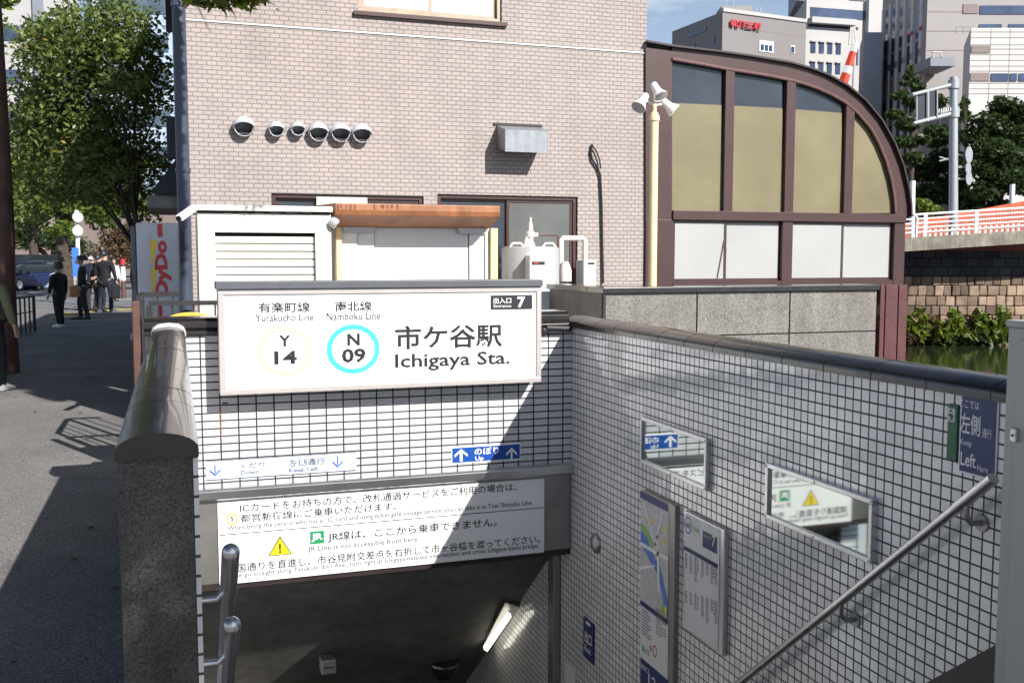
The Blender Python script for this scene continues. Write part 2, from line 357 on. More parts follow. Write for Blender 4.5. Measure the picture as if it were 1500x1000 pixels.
# old stone
mat('stone_warm', (.24, .17, .12), .85, nscale=1.6, nvar=.3, bump=.5, bscale=8, island=.6)
tilemat('abutment_stone', 'F', (.17, .165, .17), (.09, .09, .10), (.03, .03, .035), .8, .55, .03, .8, offset=.5, frame=tuple(CR), spec=.2)
mat('stone_joint', (.10, .078, .06), .9)

# ------------------------------------------------------------------ lettering
_tc = {}
def glyphs(s, bold=0):
    k = (s, bold)
    if k not in _tc:
        c = bpy.data.curves.new('lettering', 'FONT'); c.body = s; c.resolution_u = 2; c.offset = bold
        o = bpy.data.objects.new('lettering', c); COL.objects.link(o)
        dg = bpy.context.evaluated_depsgraph_get()
        me = bpy.data.meshes.new_from_object(o.evaluated_get(dg))
        v = [(p.co.x, p.co.y) for p in me.vertices]; f = [tuple(q.vertices) for q in me.polygons]
        bpy.data.objects.remove(o); bpy.data.curves.remove(c); bpy.data.meshes.remove(me)
        xs = [p[0] for p in v]; ys = [p[1] for p in v]
        x0, x1, y0, y1 = min(xs), max(xs), min(ys), max(ys)
        _tc[k] = ([((a-x0)/(x1-x0), (b-y0)/(y1-y0)) for a, b in v], f)
    return _tc[k]
class Face:
    """a flat face of the scene seen from the front: o lower-left, ax right, ay up, n towards the viewer"""
    def __init__(s, kind, c, lift=.003):
        s.kind, s.c, s.lift = kind, c, lift
        s.ax, s.ay, s.n = (Vector((1, 0, 0)), Vector((0, 0, 1)), Vector((0, -1, 0))) if kind == 'Y' else (Vector((0, -1, 0)), Vector((0, 0, 1)), Vector((-1, 0, 0)))
    def at(s, u, v):
        return P(u, v, Y=s.c) if s.kind == 'Y' else P(u, v, X=s.c)
    def frame(s, xl, yt, xr, yb):
        o = s.at(xl, yb); w = (s.at(xr, yb)-o).dot(s.ax); h = s.at(xl, yt).z-o.z
        return o, w, h
    def text(s, mb, st, xl, yt, xr, yb, bold=0, lift=None, rot=False):
        v, f = glyphs(st, bold); o, w, h = s.frame(xl, yt, xr, yb); o = o+s.n*(s.lift if lift is None else lift)
        if rot: mb.add([o+s.ax*(w*(1-b))+s.ay*(h*a) for a, b in v], f)
        else: mb.add([o+s.ax*(w*a)+s.ay*(h*b) for a, b in v], f)
    def rect(s, mb, xl, yt, xr, yb, lift=None, th=None):
        o, w, h = s.frame(xl, yt, xr, yb); L = s.lift if lift is None else lift; o = o+s.n*L
        if th: mb.prism([o, o+s.ax*w, o+s.ax*w+s.ay*h, o+s.ay*h], -s.n*th)
        else: mb.quad(o, o+s.ax*w, o+s.ax*w+s.ay*h, o+s.ay*h)
    def poly(s, mb, xl, yt, xr, yb, pts, lift=None, th=None):
        o, w, h = s.frame(xl, yt, xr, yb); o = o+s.n*(s.lift if lift is None else lift)
        q = [o+s.ax*(w*a)+s.ay*(h*b) for a, b in pts]
        if th: mb.prism(q, -s.n*th)
        else: mb.add(q, [tuple(range(len(q)))])
    def ring(s, mb, cx, cy, rx, ry, t, lift=None, n=48):
        o, w, h = s.frame(cx, cy-ry, cx+rx, cy); o = o+s.n*(s.lift if lift is None else lift)
        k = 1-t
        vs = [o+s.ax*(w*r*math.cos(a))+s.ay*(h*r*math.sin(a)) for r in (k, 1) for a in [2*math.pi*i/n for i in range(n)]]
        if t >= 1: mb.add(vs[n:], [tuple(range(n))])
        else: mb.add(vs, [(i, (i+1) % n, n+(i+1) % n, n+i) for i in range(n)])
UPARROW = [[(.42, 0), (.58, 0), (.58, .72), (.42, .72)], [(.5, 1), (0, .55), (0, .34), (.5, .8)], [(.5, 1), (.5, .8), (1, .34), (1, .55)]]
def arrow(fc, mb, xl, yt, xr, yb, down=False, thin=1.0):
    for p in UPARROW:
        if thin != 1:
            p = [((.5+(a-.5)*thin) if p is UPARROW[0] else a, b) for a, b in p]
        fc.poly(mb, xl, yt, xr, yb, [(a, 1-b) if down else (a, b) for a, b in p])

# ================================================================== SETTING: ground, road, water
g = MB()
for x0, x1, y0, y1 in ((-400, -.02, -30, 900), (-.02, 2.8, -30, 2.72), (-.02, 2.8, 6.72, 900), (2.8, 6.6, -30, 900)):
    g.quad((x0, y0, 0), (x1, y0, 0), (x1, y1, 0), (x0, y1, 0))
tag(g.build('ground', 'asphalt'), kind='structure')
r0, r1 = P(-600, 447, Z=0), P(330, 447, Z=0)
rd = MB().quad(r0+Vector((0, 0, .004)), r1+Vector((0, 0, .004)), r1+CFH*75+Vector((0, 0, .004)), r0+CFH*75+Vector((0, 0, .004)))
tag(rd.build('road', 'road_asphalt'), kind='structure')
kb = MB()
a, b = P(72, 472.5, Z=0), P(230, 465, Z=0); d = (b-a).normalized(); nrm = Vector((-d.y, d.x, 0))
kb.prism([a, b, b+nrm*.16, a+nrm*.16], (0, 0, .012))
tag(kb.build('kerb_strip', 'kerb_stone'), kind='structure')
yt = MB()
for u0, v0, u1, v1, w in ((95, 465, 118, 462, .5), (128, 457.5, 230, 450.5, .42), (95, 460, 112, 458, .3)):
    a, b = P(u0, v0, Z=.006), P(u1, v1, Z=.006); d = (b-a).normalized(); nrm = Vector((-d.y, d.x, 0)); yt.quad(a, b, b+nrm*w, a+nrm*w)
tag(yt.build('tactile_paving', 'tactile'), kind='structure')
rm = MB()
for u0, v0, u1, v1, w in ((-60, 428, 72, 427, .9), (150, 440, 215, 437.5, .35)):
    a, b = P(u0, v0, Z=.009), P(u1, v1, Z=.009); d = (b-a).normalized(); nrm = Vector((-d.y, d.x, 0)); rm.quad(a, b, b+nrm*w, a+nrm*w)
tag(rm.build('road_markings', 'road_white'), kind='structure')
WZ = -3.2
tag(MB().quad((6.6, -30, WZ), (260, -30, WZ), (260, 330, WZ), (6.6, 330, WZ)).build('moat_water', 'water'), kind='structure')
tag(MB().box(6.4, 6.6, -30, 60, WZ-1, -.01).build('quay_wall', 'concrete'), kind='structure')

# ------------------------------------------------------------------ the stair well
st = MB(); y, z = 2.72, 0.0; RUN, RISE = .26, .2184; prof = [(2.72, 0)]
for i in range(40):
    prof += [(y, z-RISE), (y+RUN, z-RISE)]; y += RUN; z -= RISE
prof += [(y, z-1), (2.72, z-1)]
prof = prof[1:]
st.prism([(.04, p[0], p[1]) for p in [(2.72, 0)]+prof], (2.62, 0, 0))
tag(st.build('stairs', 'granite_grey'), 'grey stone staircase descending between the two tiled walls into the dark', 'stairs')
sk = MB(); sk.prism([(2.652, 2.6, .33), (2.652, 12, .33-.84*9.4), (2.652, 12, -1.2-.84*9.4), (2.652, 2.6, -1.2)], (.007, 0, 0))

LW = thing('side_wall', (-.05, 2.5, 0), 'low dark granite wall with a rounded glazed coping left of the stairs', 'wall')
xa, xb = P(172, 700, Y=2.52).x, P(291, 700, Y=2.52).x
MB().box(xa, xb-.012, 2.52, 6.55, -9, 1.17).build('wall', 'granite_dark', LW, bevel=.004)
MB().box(xb-.012, xb, 2.521, 6.52, -9, 1.168).build('tile_facing', 'tile_side', LW)
def coping(x0, x1, y0, y1, zb, skirt, rise, seg, n=14, seed=1):
    """rounded cap tiles laid along Y with pale joints"""
    rng = random.Random(seed); c = MB(); j = MB(); xm, hw = (x0+x1)/2, (x1-x0)/2
    def arc(dx, dz): return [(xm+(hw-dx)*math.cos(math.pi*k/n), zb+skirt+(rise-dz)*math.sin(math.pi*k/n)) for k in range(n+1)]
    y = y0
    while y < y1-.02:
        ye = min(y+seg, y1); jz = rng.uniform(-.0015, .0015)
        pr = [(x1, zb)]+arc(0, jz)+[(x0, zb)]
        c.prism([(p[0], y+.003, p[1]) for p in pr], (0, ye-y-.006, 0)); y = ye
    pr = [(x1-.004, zb+.003)]+arc(.004, .004)+[(x0+.004, zb+.003)]
    j.prism([(p[0], y0+.004, p[1]) for p in pr], (0, y1-y0-.008, 0))
    return c, j
c0, c1 = P(166.5, 668, Y=2.5).x, P(291.5, 668, Y=2.5).x
c, j = coping(c0, c1, 2.5, 6.5, 1.168, .02, .042, .30)
cp = c.build('coping', 'glaze_dark', LW, smooth=True); j.build('joints', 'grout_pale', cp)
e = MB(); e.lathe([(.105, 0), (.104, .03), (.09, .06), (.06, .078), (0, .085)], ((c0+c1)/2, 6.5, 1.165), (0, 0, 1), 20)
e.build('highlight_cap', 'plastic_white', LW, smooth=True)  # white puts the glossy highlight of the end tile into its colour

RW = thing('stair_side_wall', (2.75, 4.6, 0), 'tall white tiled wall with black joints along the right of the stairs', 'wall')
MB().box(XR, 2.85, 1.7, 6.72, -9, 1.165).build('wall', 'tile_side', RW)
c, j = coping(2.632, 2.868, 2.35, 6.62, 1.163, .024, .05, .31, seed=4)
cp = c.build('coping', 'glaze_dark', RW, smooth=True); j.build('joints', 'grout_pale', cp)
sk.build('skirting', 'granite_black', RW)

# wall over the stair mouth
EW = thing('entrance_wall', (1.3, 6.6, 0), 'white tiled wall with dark coping over the stair mouth', 'wall')
z_tb = P(290, 716, Y=YW).z           # lower edge of the tiles
MB().box(-.13, XR-.001, YW, YW+.24, z_tb-.02, 1.168).build('wall', 'tile_front', EW)
cpz = MB().prism([(-.2, YW-.03, 1.168), (-.2, YW-.03, 1.19), (-.2, YW-.012, 1.2), (-.2, YW-.03, 1.212), (-.2, YW-.03, 1.252), (-.2, YW+.0, 1.275), (-.2, YW+.25, 1.275), (-.2, YW+.27, 1.168)], (XR-.03+.2, 0, 0))
cpz.build('coping', 'glaze_dark', EW, bevel=.004)
nb = MB(); o = P(800, 480, Y=YW-.06); nb.tube([o, o+Vector((.19, .01, -.012))], .022, 12); nb.lathe([(.024, 0), (.03, .015), (.02, .05), (0, .06)], o+Vector((-.02, 0, 0)), (0, 0, -1), 12)
nb.build('bracket', 'iron_dark', EW, smooth=True)
q = MB(); fq = Face('Y', YW, .0015)
for u0, v0, u1, v1 in ((321.6, 584, 323.2, 604), (321.8, 605, 324.6, 622), (323, 622, 324.8, 640), (322.6, 650, 323.8, 664), (326, 589, 334, 591.5)): fq.rect(q, u0, v0, u1, v1)
q.build('rust_stain', 'rust_stain', EW)
# steel band and lintel
z1, z2, z3 = P(290, 716, Y=YW).z, P(290, 733, Y=YW).z, P(300, 866, Y=YW).z
LN = thing('lintel', (1.3, 6.5, z2), 'stainless steel clad lintel beam above the dark stair opening', 'lintel')
lb = MB()
lb.prism([(.0, YW-.055, z1-.012), (.0, YW-.055, z2+.012), (.0, YW-.04, z2), (.0, YW+.1, z2), (.0, YW+.1, z1), (.0, YW-.04, z1)], (XR-.002, 0, 0))
lb.build('trim_band', 'steel', LN, bevel=.003)
MB().box(.0, XR-.003, YW-.006, YW+.30, z3+.045, z2-.001).build('cladding', 'steel_dull', LN, bevel=.003)
MB().box(.0, XR-.004, YW+.0, YW+.29, z3, z3+.044).build('soffit_edge', 'brown_dark', LN)
# jamb, interior walls, ceiling
jm = MB(); jx = P(808.6, 900, Y=6.76).x
jm.box(jx, XR-.001, 6.725, 6.85, -7, z3+.0)
tag(jm.build('door_jamb', 'steel_dull', bevel=.004), 'dull steel upright at the right edge of the stair opening', 'jamb')
iw = thing('passage_wall', (2.7, 9, -3), 'dim tiled wall going down inside the covered stairs', 'wall')
MB().box(jx+.01, 2.85, 6.86, 15, -12, -.2).build('wall', 'tile_side', iw)
tag(MB().box(-.13, .04, 6.85, 15, -12, -.2).build('passage_wall', 'tile_side'), 'tiled left wall of the covered stairs hidden below the lintel', 'wall')
CZ0, CSL = -.60, .84
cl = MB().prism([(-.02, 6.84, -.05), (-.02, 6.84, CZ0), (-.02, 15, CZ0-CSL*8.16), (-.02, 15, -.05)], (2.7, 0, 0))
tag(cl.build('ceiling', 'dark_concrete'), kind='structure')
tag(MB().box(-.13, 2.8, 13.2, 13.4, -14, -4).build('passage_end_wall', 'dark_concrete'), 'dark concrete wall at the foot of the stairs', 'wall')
cn = Vector((0, CSL, 1)).normalized(); cp0 = Vector((0, 6.84, CZ0))
def onceil(u, v, off=0): return hit(u, v, cp0-cn*off, cn)
LP = thing('ceiling_lamp', onceil(735, 917), 'lit fluorescent tube lamp in a steel tray on the sloping stair ceiling', 'lamp')
q = [onceil(*p) for p in ((739, 876), (764, 884), (721, 954), (704, 946))]
MB().prism(q, -cn*.035).build('tray', 'steel_dull', LP)
q = [onceil(u, v, .06) for u, v in ((743, 896), (748, 898), (713, 949), (708, 946))]
MB().prism(q, -cn*.03).build('tube', 'lamp_on', LP)
sb = thing('speaker_box', onceil(480, 975), 'small pale loudspeaker box on the dark stair ceiling', 'speaker')
o = onceil(480, 972, .09); MB().obox(o, Vector((.06, 0, 0)), Vector((0, .07, 0)), Vector((0, 0, .06))).build('case', 'tank_grey', sb, bevel=.01)
MB().box(o.x-.045, o.x+.045, o.y-.074, o.y-.0705, o.z-.008, o.z+.004).build('grille', 'ink_grey', sb)
o = onceil(652, 978, .05); dc = thing('dome_camera', o, 'glossy black dome camera under the stair ceiling', 'camera')
MB().lathe([(.12, .05), (.12, 0), (.11, -.04), (.08, -.08), (.04, -.1), (0, -.105)], o, (0, 0, 1), 24).build('dome', 'car_glass', dc, smooth=True)
MB().lathe([(.0, .06), (.135, .06), (.135, .045), (.0, .045)], o, (0, 0, 1), 24).build('collar', 'steel', dc, smooth=True)

# ================================================================== SIGNS ON THE ENTRANCE WALL
YS = 6.36; fS = Face('Y', YS)
SG = thing('station_sign', P(557, 575, Y=YS), 'long white station name sign with two line rings on the tiled wall', 'sign')
o, w, h = fS.frame(322.5, 424, 792, 579)
FRW = .035
fr = MB()
A, B_ = o, o+Vector((w, 0, h))
for x0, x1, za, zb in ((A.x, B_.x, A.z, A.z+FRW), (A.x, B_.x, B_.z-FRW, B_.z), (A.x, A.x+FRW, A.z+FRW, B_.z-FRW), (B_.x-FRW, B_.x, A.z+FRW, B_.z-FRW)):
    fr.box(x0, x1, YS-.012, YW+.0, za, zb)
fr.build('frame', 'sign_frame', SG, bevel=.004)
MB().box(A.x+FRW+.001, B_.x-FRW-.001, YS, YW-.01, A.z+FRW+.001, B_.z-FRW-.001).build('face_panel', 'sign_white', SG)
MB().box(A.x-.012, B_.x+.004, YS-.03, YW+.02, B_.z+.001, B_.z+.048).build('cap', 'sign_cap', SG, bevel=.004)
k = MB()
fS.text(k, '有楽町線', 378.5, 443, 454, 458, bold=.012); fS.text(k, 'Yurakucho Line', 374.5, 460.5, 459.5, 471)
fS.text(k, '南北線', 491, 441.5, 544.5, 456, bold=.012); fS.text(k, 'Namboku Line', 478.5, 458, 557, 469)
fS.text(k, 'Y', 409, 491, 425.5, 507.5, bold=.028); fS.text(k, '14', 402, 514, 435, 533.5, bold=.028)
fS.text(k, 'N', 509, 488.5, 527, 506, bold=.028); fS.text(k, '09', 501, 510.5, 535.7, 531.5, bold=.028)
fS.text(k, '市ケ谷駅', 579, 477, 735.5, 512.5, bold=.018)
fS.text(k, 'Ichigaya Sta.', 579, 518.5, 746.5, 544.5, bold=.014)
fS.rect(k, 718.7, 432.5, 779.4, 453.5)
k.build('lettering', 'ink_black', SG)
k = MB(); fS.text(k, '出入口', 722.5, 436, 748.5, 444.5, lift=.005, bold=.012); fS.text(k, 'Entrance', 723, 445.8, 748.5, 450.3, lift=.005); fS.text(k, '7', 757.5, 434.5, 769, 450.5, lift=.005, bold=.03)
k.build('exit_number', 'sign_white', SG)
k = MB(); fS.ring(k, 417.9, 513.5, 39.5, 36.5, .17); k.build('line_ring', 'ink_cream', SG)
k = MB(); fS.ring(k, 517.7, 511, 38.5, 36, .19); k.build('line_ring', 'ink_cyan', SG)

fW = Face('Y', YW, .004)
DS = thing('direction_sign', P(410, 690, Y=YW), 'long pale Down and Keep Left strip under the station sign', 'sign')
q = MB(); fW.rect(q, 302, 676, 522, 702.5, lift=.006, th=.006); q.build('plate', 'sticker_white', DS)
q = MB(); fW.rect(q, 302, 675, 522, 676, lift=.0075, th=.001); fW.rect(q, 302, 702, 522, 703, lift=.0075, th=.001); q.build('edge_lines', 'ink_faded', DS)
q = MB(); L = .0085
for s, xl, yt_, xr, yb in (('くだり', 352.5, 677.5, 388, 685.5), ('Down', 352.5, 688.5, 380, 694.5), ('左側通行', 423, 672, 476, 683), ('Keep Left', 423.5, 685, 467, 693)): fW.text(q, s, xl, yt_, xr, yb, lift=L, bold=.025)
q.build('lettering', 'ink_faded', DS)
q = MB(); arrow(fW, q, 307, 680.5, 323.5, 697.5, True, .8); arrow(fW, q, 487, 668.5, 502, 685, True, .8); q.v = [p+Vector((0, -.005, 0)) for p in q.v]; q.build('arrow', 'ink_blue', DS)
US = thing('direction_sign', P(712, 665, Y=YW), 'small blue Up sign with white arrows half in shadow', 'sign')
q = MB(); fW.rect(q, 661, 654, 762, 679.5, lift=.006, th=.006); q.build('plate', 'sign_white', US)
q = MB(); fW.rect(q, 662.2, 656, 761, 677.5, lift=.0075, th=.001); q.build('blue_field', 'sign_blue', US)
q = MB()
fW.text(q, 'のぼり', 694.5, 655.5, 730, 666, lift=.009, bold=.018); fW.text(q, 'Up', 695.5, 667.8, 708, 675.5, lift=.009, bold=.015)
arrow(fW, q, 665.5, 657.5, 684.5, 675.5, thin=1.3); arrow(fW, q, 741, 655.5, 756.5, 673, thin=1.1); q.v = [p if abs(p.y-(YW-.009)) < 1e-5 else p+Vector((0, -.005, 0)) for p in q.v]
q.build('lettering', 'sign_white', US)

YI = YW-.006; fI = Face('Y', YI, .004)
IP = thing('notice_panel', P(558, 790, Y=YI), 'large white notice panel with a warning triangle on the steel lintel', 'notice')
q = MB(); fI.rect(q, 321.5, 735.5, 796, 855.5, lift=.012, th=.0118); q.build('panel', 'sign_white', IP)
q = MB(); L = .0135
for s, xl, yt_, xr, yb, b in (('ICカードをお持ちの方で、改札通過サービスをご利用の場合は、', 351.5, 736.8, 756, 749.6, .004), ('都営新宿線にご乗車いただけます。', 352, 752.2, 580, 764.5, .004),
        ('JR線は、ここから乗車できません。', 480, 778.5, 727, 793.8, .006), ('靖国通りを直進し、市谷見附交差点を右折して市ヶ谷橋を渡ってください。', 331, 825.5, 790, 838.5, .004),
        ('S', 337.6, 755.5, 342.4, 762.5, .02), ('!', 408.5, 794.5, 411.5, 809, .04)):
    fI.text(q, s, xl, yt_, xr, yb, bold=b+.006, lift=L+(.0025 if s == '!' else 0))
fI.rect(q, 321.5, 782.2, 796, 783.4, lift=L)
q.build('lettering', 'ink_black', IP)
q = MB()
for s, xl, yt_, xr, yb in (('When being the person who has an IC card and using ticket gate passage service, you can take it in Toei Shinjuku Line.', 333, 768.5, 779, 778),
        ('JR Line is not accessible from here.', 451, 799, 613.5, 809), ('Please go straight along Yasukuni-dori Ave., turn right at Ichigaya-mitsuke intersection and cross Ichigaya-bashi bridge.', 329, 839.2, 788, 848.5)):
    fI.text(q, s, xl, yt_, xr, yb, lift=L, bold=.012)
q.build('small_print', 'ink_grey', IP)
q = MB(); fI.ring(q, 340, 759, 9.2, 9, .3, lift=L); q.build('line_ring', 'ink_lime', IP)
q = MB(); fI.rect(q, 454, 777.5, 474.5, 796, lift=L); q.build('logo_square', 'ink_green', IP)
q = MB(); fI.text(q, 'JR', 456, 780.5, 472.5, 792.5, lift=L+.001, bold=.045); q.build('logo_letters', 'sign_white', IP)
q = MB(); fI.poly(q, 392.5, 785, 428, 813.5, [(0, 0), (1, 0), (.5, 1)], lift=L); q.build('triangle_border', 'ink_black', IP)
q = MB(); fI.poly(q, 394.7, 787.6, 425.8, 812.2, [(0, 0), (1, 0), (.5, 1)], lift=L+.001); q.build('warning_triangle', 'ink_yellow', IP)

# ================================================================== THINGS ON THE SIDE WALL
fR = Face('X', XR, .004)
def board(fc, mb, xl, ytl, xr, ybl, lift, th): fc.rect(mb, xl, ytl, xr, ybl, lift=lift, th=th)
def mirror(xl, yt, xr, yb, label):
    fc = Face('X', XR); o, w, h = fc.frame(xl, yt, xr, yb); T = thing('wall_mirror', o, label, 'mirror', 'mirrors on the stair wall')
    q = MB()
    y0, y1, za, zb = o.y-w, o.y, o.z, o.z+h; f = .022
    for a0, a1, b0, b1 in ((y0, y1, za, za+f), (y0, y1, zb-f, zb), (y0, y0+f, za+f, zb-f), (y1-f, y1, za+f, zb-f)): q.box(XR-.03, XR, a0, a1, b0, b1)
    q.build('frame', 'steel', T, bevel=.003)
    MB().box(XR-.016, XR-.002, y0+f, y1-f, za+f, zb-f).build('glass', 'mirror', T)
    q = MB()
    for yy in (y0+.011, (y0+y1)/2, y1-.011):
        for zz in (za+.011, zb-.011): q.lathe([(.005, 0), (.005, .002), (0, .003)], (XR-.03, yy, zz), (-1, 0, 0), 8)
    q.build('screws', 'steel_dull', T)
mirror(943, 609, 1041, 676, 'small framed mirror on the side wall reflecting the blue Up sign')
mirror(1127, 676, 1286, 757, 'large framed mirror on the side wall reflecting the warning notice')
# keep-left sign
KL = thing('keep_left_sign', fR.at(1432, 640), 'navy Keep Left sign high on the tiled side wall', 'sign')
q = MB(); fR.rect(q, 1405.5, 572.5, 1460.5, 690, lift=.006, th=.006); q.build('plate', 'sticker_white', KL)
q = MB(); fR.rect(q, 1407.5, 576, 1459, 688, lift=.0075, th=.001); q.build('navy_field', 'sign_navy', KL)
q = MB(); L = .0085
for s, xl, yt_, xr, yb, b in (('ここでは', 1409, 583.5, 1437, 595, .004), ('左側', 1409, 603, 1438.5, 633, .012), ('通行', 1441, 626, 1455.5, 640, 0), ('Keep', 1409.5, 641, 1426, 652.5, 0), ('Left', 1409.5, 660, 1432, 680, .012), ('Here', 1434, 679, 1450, 689, 0)):
    fR.text(q, s, xl, yt_, xr, yb, bold=b, lift=L)
q.build('lettering', 'plastic_white', KL)
GP = thing('exit_plate', fR.at(1396, 630), 'narrow dark green emergency exit plate left of the Keep Left sign', 'sign')
q = MB(); fR.rect(q, 1389.5, 590, 1404, 672, lift=.012, th=.012); q.build('plate', 'sign_green', GP, bevel=.003)
q = MB(); fR.rect(q, 1391, 596, 1403, 616, lift=.0135, th=.001); q.build('pale_field', 'tank_grey', GP)
q = MB(); fR.ring(q, 1397.5, 601, 1.8, 2, 1, lift=.015, n=16); fR.poly(q, 1393, 604, 1402, 615, [(.2, 0), (.45, .4), (.3, .7), (0, .5), (.1, .9), (.6, 1), (.9, .6), (1, .5), (.7, .45), (.65, .3), (1, 0), (.8, 0), (.5, .25), (.35, 0)], lift=.015)
q.build('running_figure', 'sign_green', GP)
# map board
MP = thing('map_board', fR.at(965, 800), 'tall neighbourhood map board in a steel frame on the side wall', 'notice board')
q = MB(); fR.rect(q, 942.5, 714, 991, 1075, lift=.03, th=.03); q.build('frame', 'steel_dull', MP, bevel=.003)
L = .032
q = MB(); fR.rect(q, 944.5, 728, 985.5, 876, lift=L); q.build('map_sheet', 'map_paper', MP)
for _a, _b in ((717, 727.5), (877, 883), (960, 1035)): q = MB(); fR.rect(q, 944.5, _a, 985.5, _b, lift=L); q.build('title_bar', 'sign_navy', MP)
def mp(pts): return [(a/41.0, 1-b/148.0) for a, b in pts]
q = MB(); fR.poly(q, 944.5, 728, 985.5, 876, mp([(0, 45), (10, 52), (22, 75), (30, 82), (36, 105), (41, 120), (41, 148), (38, 140), (33, 118), (27, 96), (14, 82), (0, 66)]), lift=L+.001); q.build('river', 'map_water', MP)
q = MB(); fR.poly(q, 944.5, 728, 985.5, 876, mp([(0, 34), (8, 38), (18, 52), (26, 66), (27, 78), (20, 66), (8, 48), (0, 44)]), lift=L+.0015); fR.poly(q, 944.5, 728, 985.5, 876, mp([(26, 78), (30, 82), (29, 110), (25, 108)]), lift=L+.0015); fR.poly(q, 944.5, 728, 985.5, 876, mp([(33, 130), (38, 136), (36, 148), (32, 146)]), lift=L+.0015); q.build('parkland', 'map_green', MP)
q = MB()
for s in ([(0, 63), (41, 62), (41, 67), (0, 69)], [(24, 40), (27, 40), (30, 118), (27, 118)], [(4, 4), (6, 4), (26, 60), (24, 62)], [(32, 2), (34, 2), (22, 62), (20, 61)], [(0, 100), (22, 84), (22, 87), (0, 104)]): fR.poly(q, 944.5, 728, 985.5, 876, mp(s), lift=L+.002)
q.build('streets', 'map_road', MP)
q = MB()
for a0, b0 in ((34, 38), (36, 20), (37, 132), (15, 20)): fR.poly(q, 944.5, 728, 985.5, 876, mp([(a0, b0), (a0+3, b0), (a0+3, b0+9), (a0, b0+8)]), lift=L+.002)
q.build('landmarks', 'ink_yellow', MP)
q = MB(); fR.rect(q, 944.5, 884, 985.5, 959.5, lift=L); q.build('legend_sheet', 'poster_white', MP)
q = MB()
for i in range(9): fR.rect(q, 946.5, 889+i*4.4, 946.5+(14 if i % 3 else 10), 890.6+i*4.4, lift=L+.001); fR.rect(q, 968, 889+i*4.4, 968+(15 if i % 4 else 9), 890.6+i*4.4, lift=L+.001)
fR.text(q, '朝日', 947, 942, 958, 951, lift=L+.001); fR.text(q, '駅', 958.5, 942.5, 963, 951, lift=L+.001)
q.build('legend_text', 'ink_grey', MP)
q = MB(); fR.ring(q, 966.5, 952, 3, 9, .3, lift=L+.0012); q.build('red_mark', 'ink_red', MP)
q = MB(); fR.text(q, '12', 957, 984, 968, 1002, lift=L+.001); fR.text(q, '出口', 946, 968, 958, 976, lift=L+.001); q.build('lettering', 'sign_white', MP)
# timetable board
TB = thing('exit_guide_board', fR.at(1034, 850), 'shorter white guide board with exit number 7 beside the map', 'notice board')
q = MB(); fR.rect(q, 1007, 745.5, 1066, 918, lift=.03, th=.03); q.build('frame', 'steel', TB, bevel=.003)
q = MB(); fR.rect(q, 1009, 749, 1060, 916, lift=L); q.build('sheet', 'poster_white', TB)
q = MB(); fR.rect(q, 1009, 797, 1060, 803, lift=L+.001); fR.rect(q, 1037, 775, 1058.5, 799, lift=L+.001); q.build('navy_blocks', 'sign_navy', TB)
q = MB(); fR.ring(q, 1015.5, 768, 5.5, 13, .2, lift=L+.001); q.build('line_ring', 'map_water', TB)
q = MB(); fR.ring(q, 1027.5, 774, 5.5, 13, .2, lift=L+.001); fR.text(q, '7', 1051, 782, 1056.5, 798, lift=L+.003, bold=.02); fR.text(q, '出入口', 1039.5, 779, 1049.5, 785, lift=L+.003); q.build('gilt_marks', 'ink_cream', TB)
q = MB(); fR.text(q, 'N09', 1012, 763, 1019, 771, lift=L+.001, bold=.01); fR.text(q, 'Y14', 1024, 769, 1031, 777, lift=L+.001, bold=.01)
rng = random.Random(3)
for blk in (0, 54):
    for cx_ in (1011, 1018, 1025, 1035, 1042, 1049, 1055):
        x = cx_; slope = .34*(cx_-1009)
        for i in range(rng.randint(6, 12)):
            yy = 808+slope+blk+i*3.1
            fR.rect(q, x, yy, x+rng.uniform(2.5, 4.5), yy+1.5, lift=L+.001)
q.build('lettering', 'ink_grey', TB)
q = MB()
for blk in (0, 54):
    for cx_ in (1029, 1053):
        for i in range(4): fR.rect(q, cx_, 812+.34*(cx_-1009)+blk+i*5, cx_+2.5, 814+.34*(cx_-1009)+blk+i*5, lift=L+.0015)
q.build('red_lettering', 'ink_red', TB)
BX = thing('exit_sign', fR.at(864, 935), 'small blue exit sign low on the side wall near the stair opening', 'sign')
q = MB(); fR.rect(q, 856.5, 901.5, 871.5, 959, lift=.012, th=.012); q.build('plate', 'sign_navy', BX)
q = MB(); fR.text(q, '出口', 859, 921, 869, 938, lift=.0135, bold=.01); fR.text(q, 'Exit', 859, 942, 868, 951, lift=.0135); fR.rect(q, 861, 908, 867, 912, lift=.0135); q.build('lettering', 'sign_white', BX)
PN = MB(); fR.rect(PN, 830, 968, 844, 1010, lift=.01, th=.01)
tag(PN.build('wall_poster', 'poster_white'), 'pale paper notice at the very bottom beside the blue exit sign', 'poster')
o = fR.at(874.5, 795); KN = MB(); KN.lathe([(.07, 0), (.068, .012), (.05, .03), (.02, .04), (0, .042)], o, (-1, 0, 0), 20)
tag(KN.build('wall_disc', 'steel_dull', smooth=True), 'round steel disc fixed to the tiles left of the map board', 'disc')

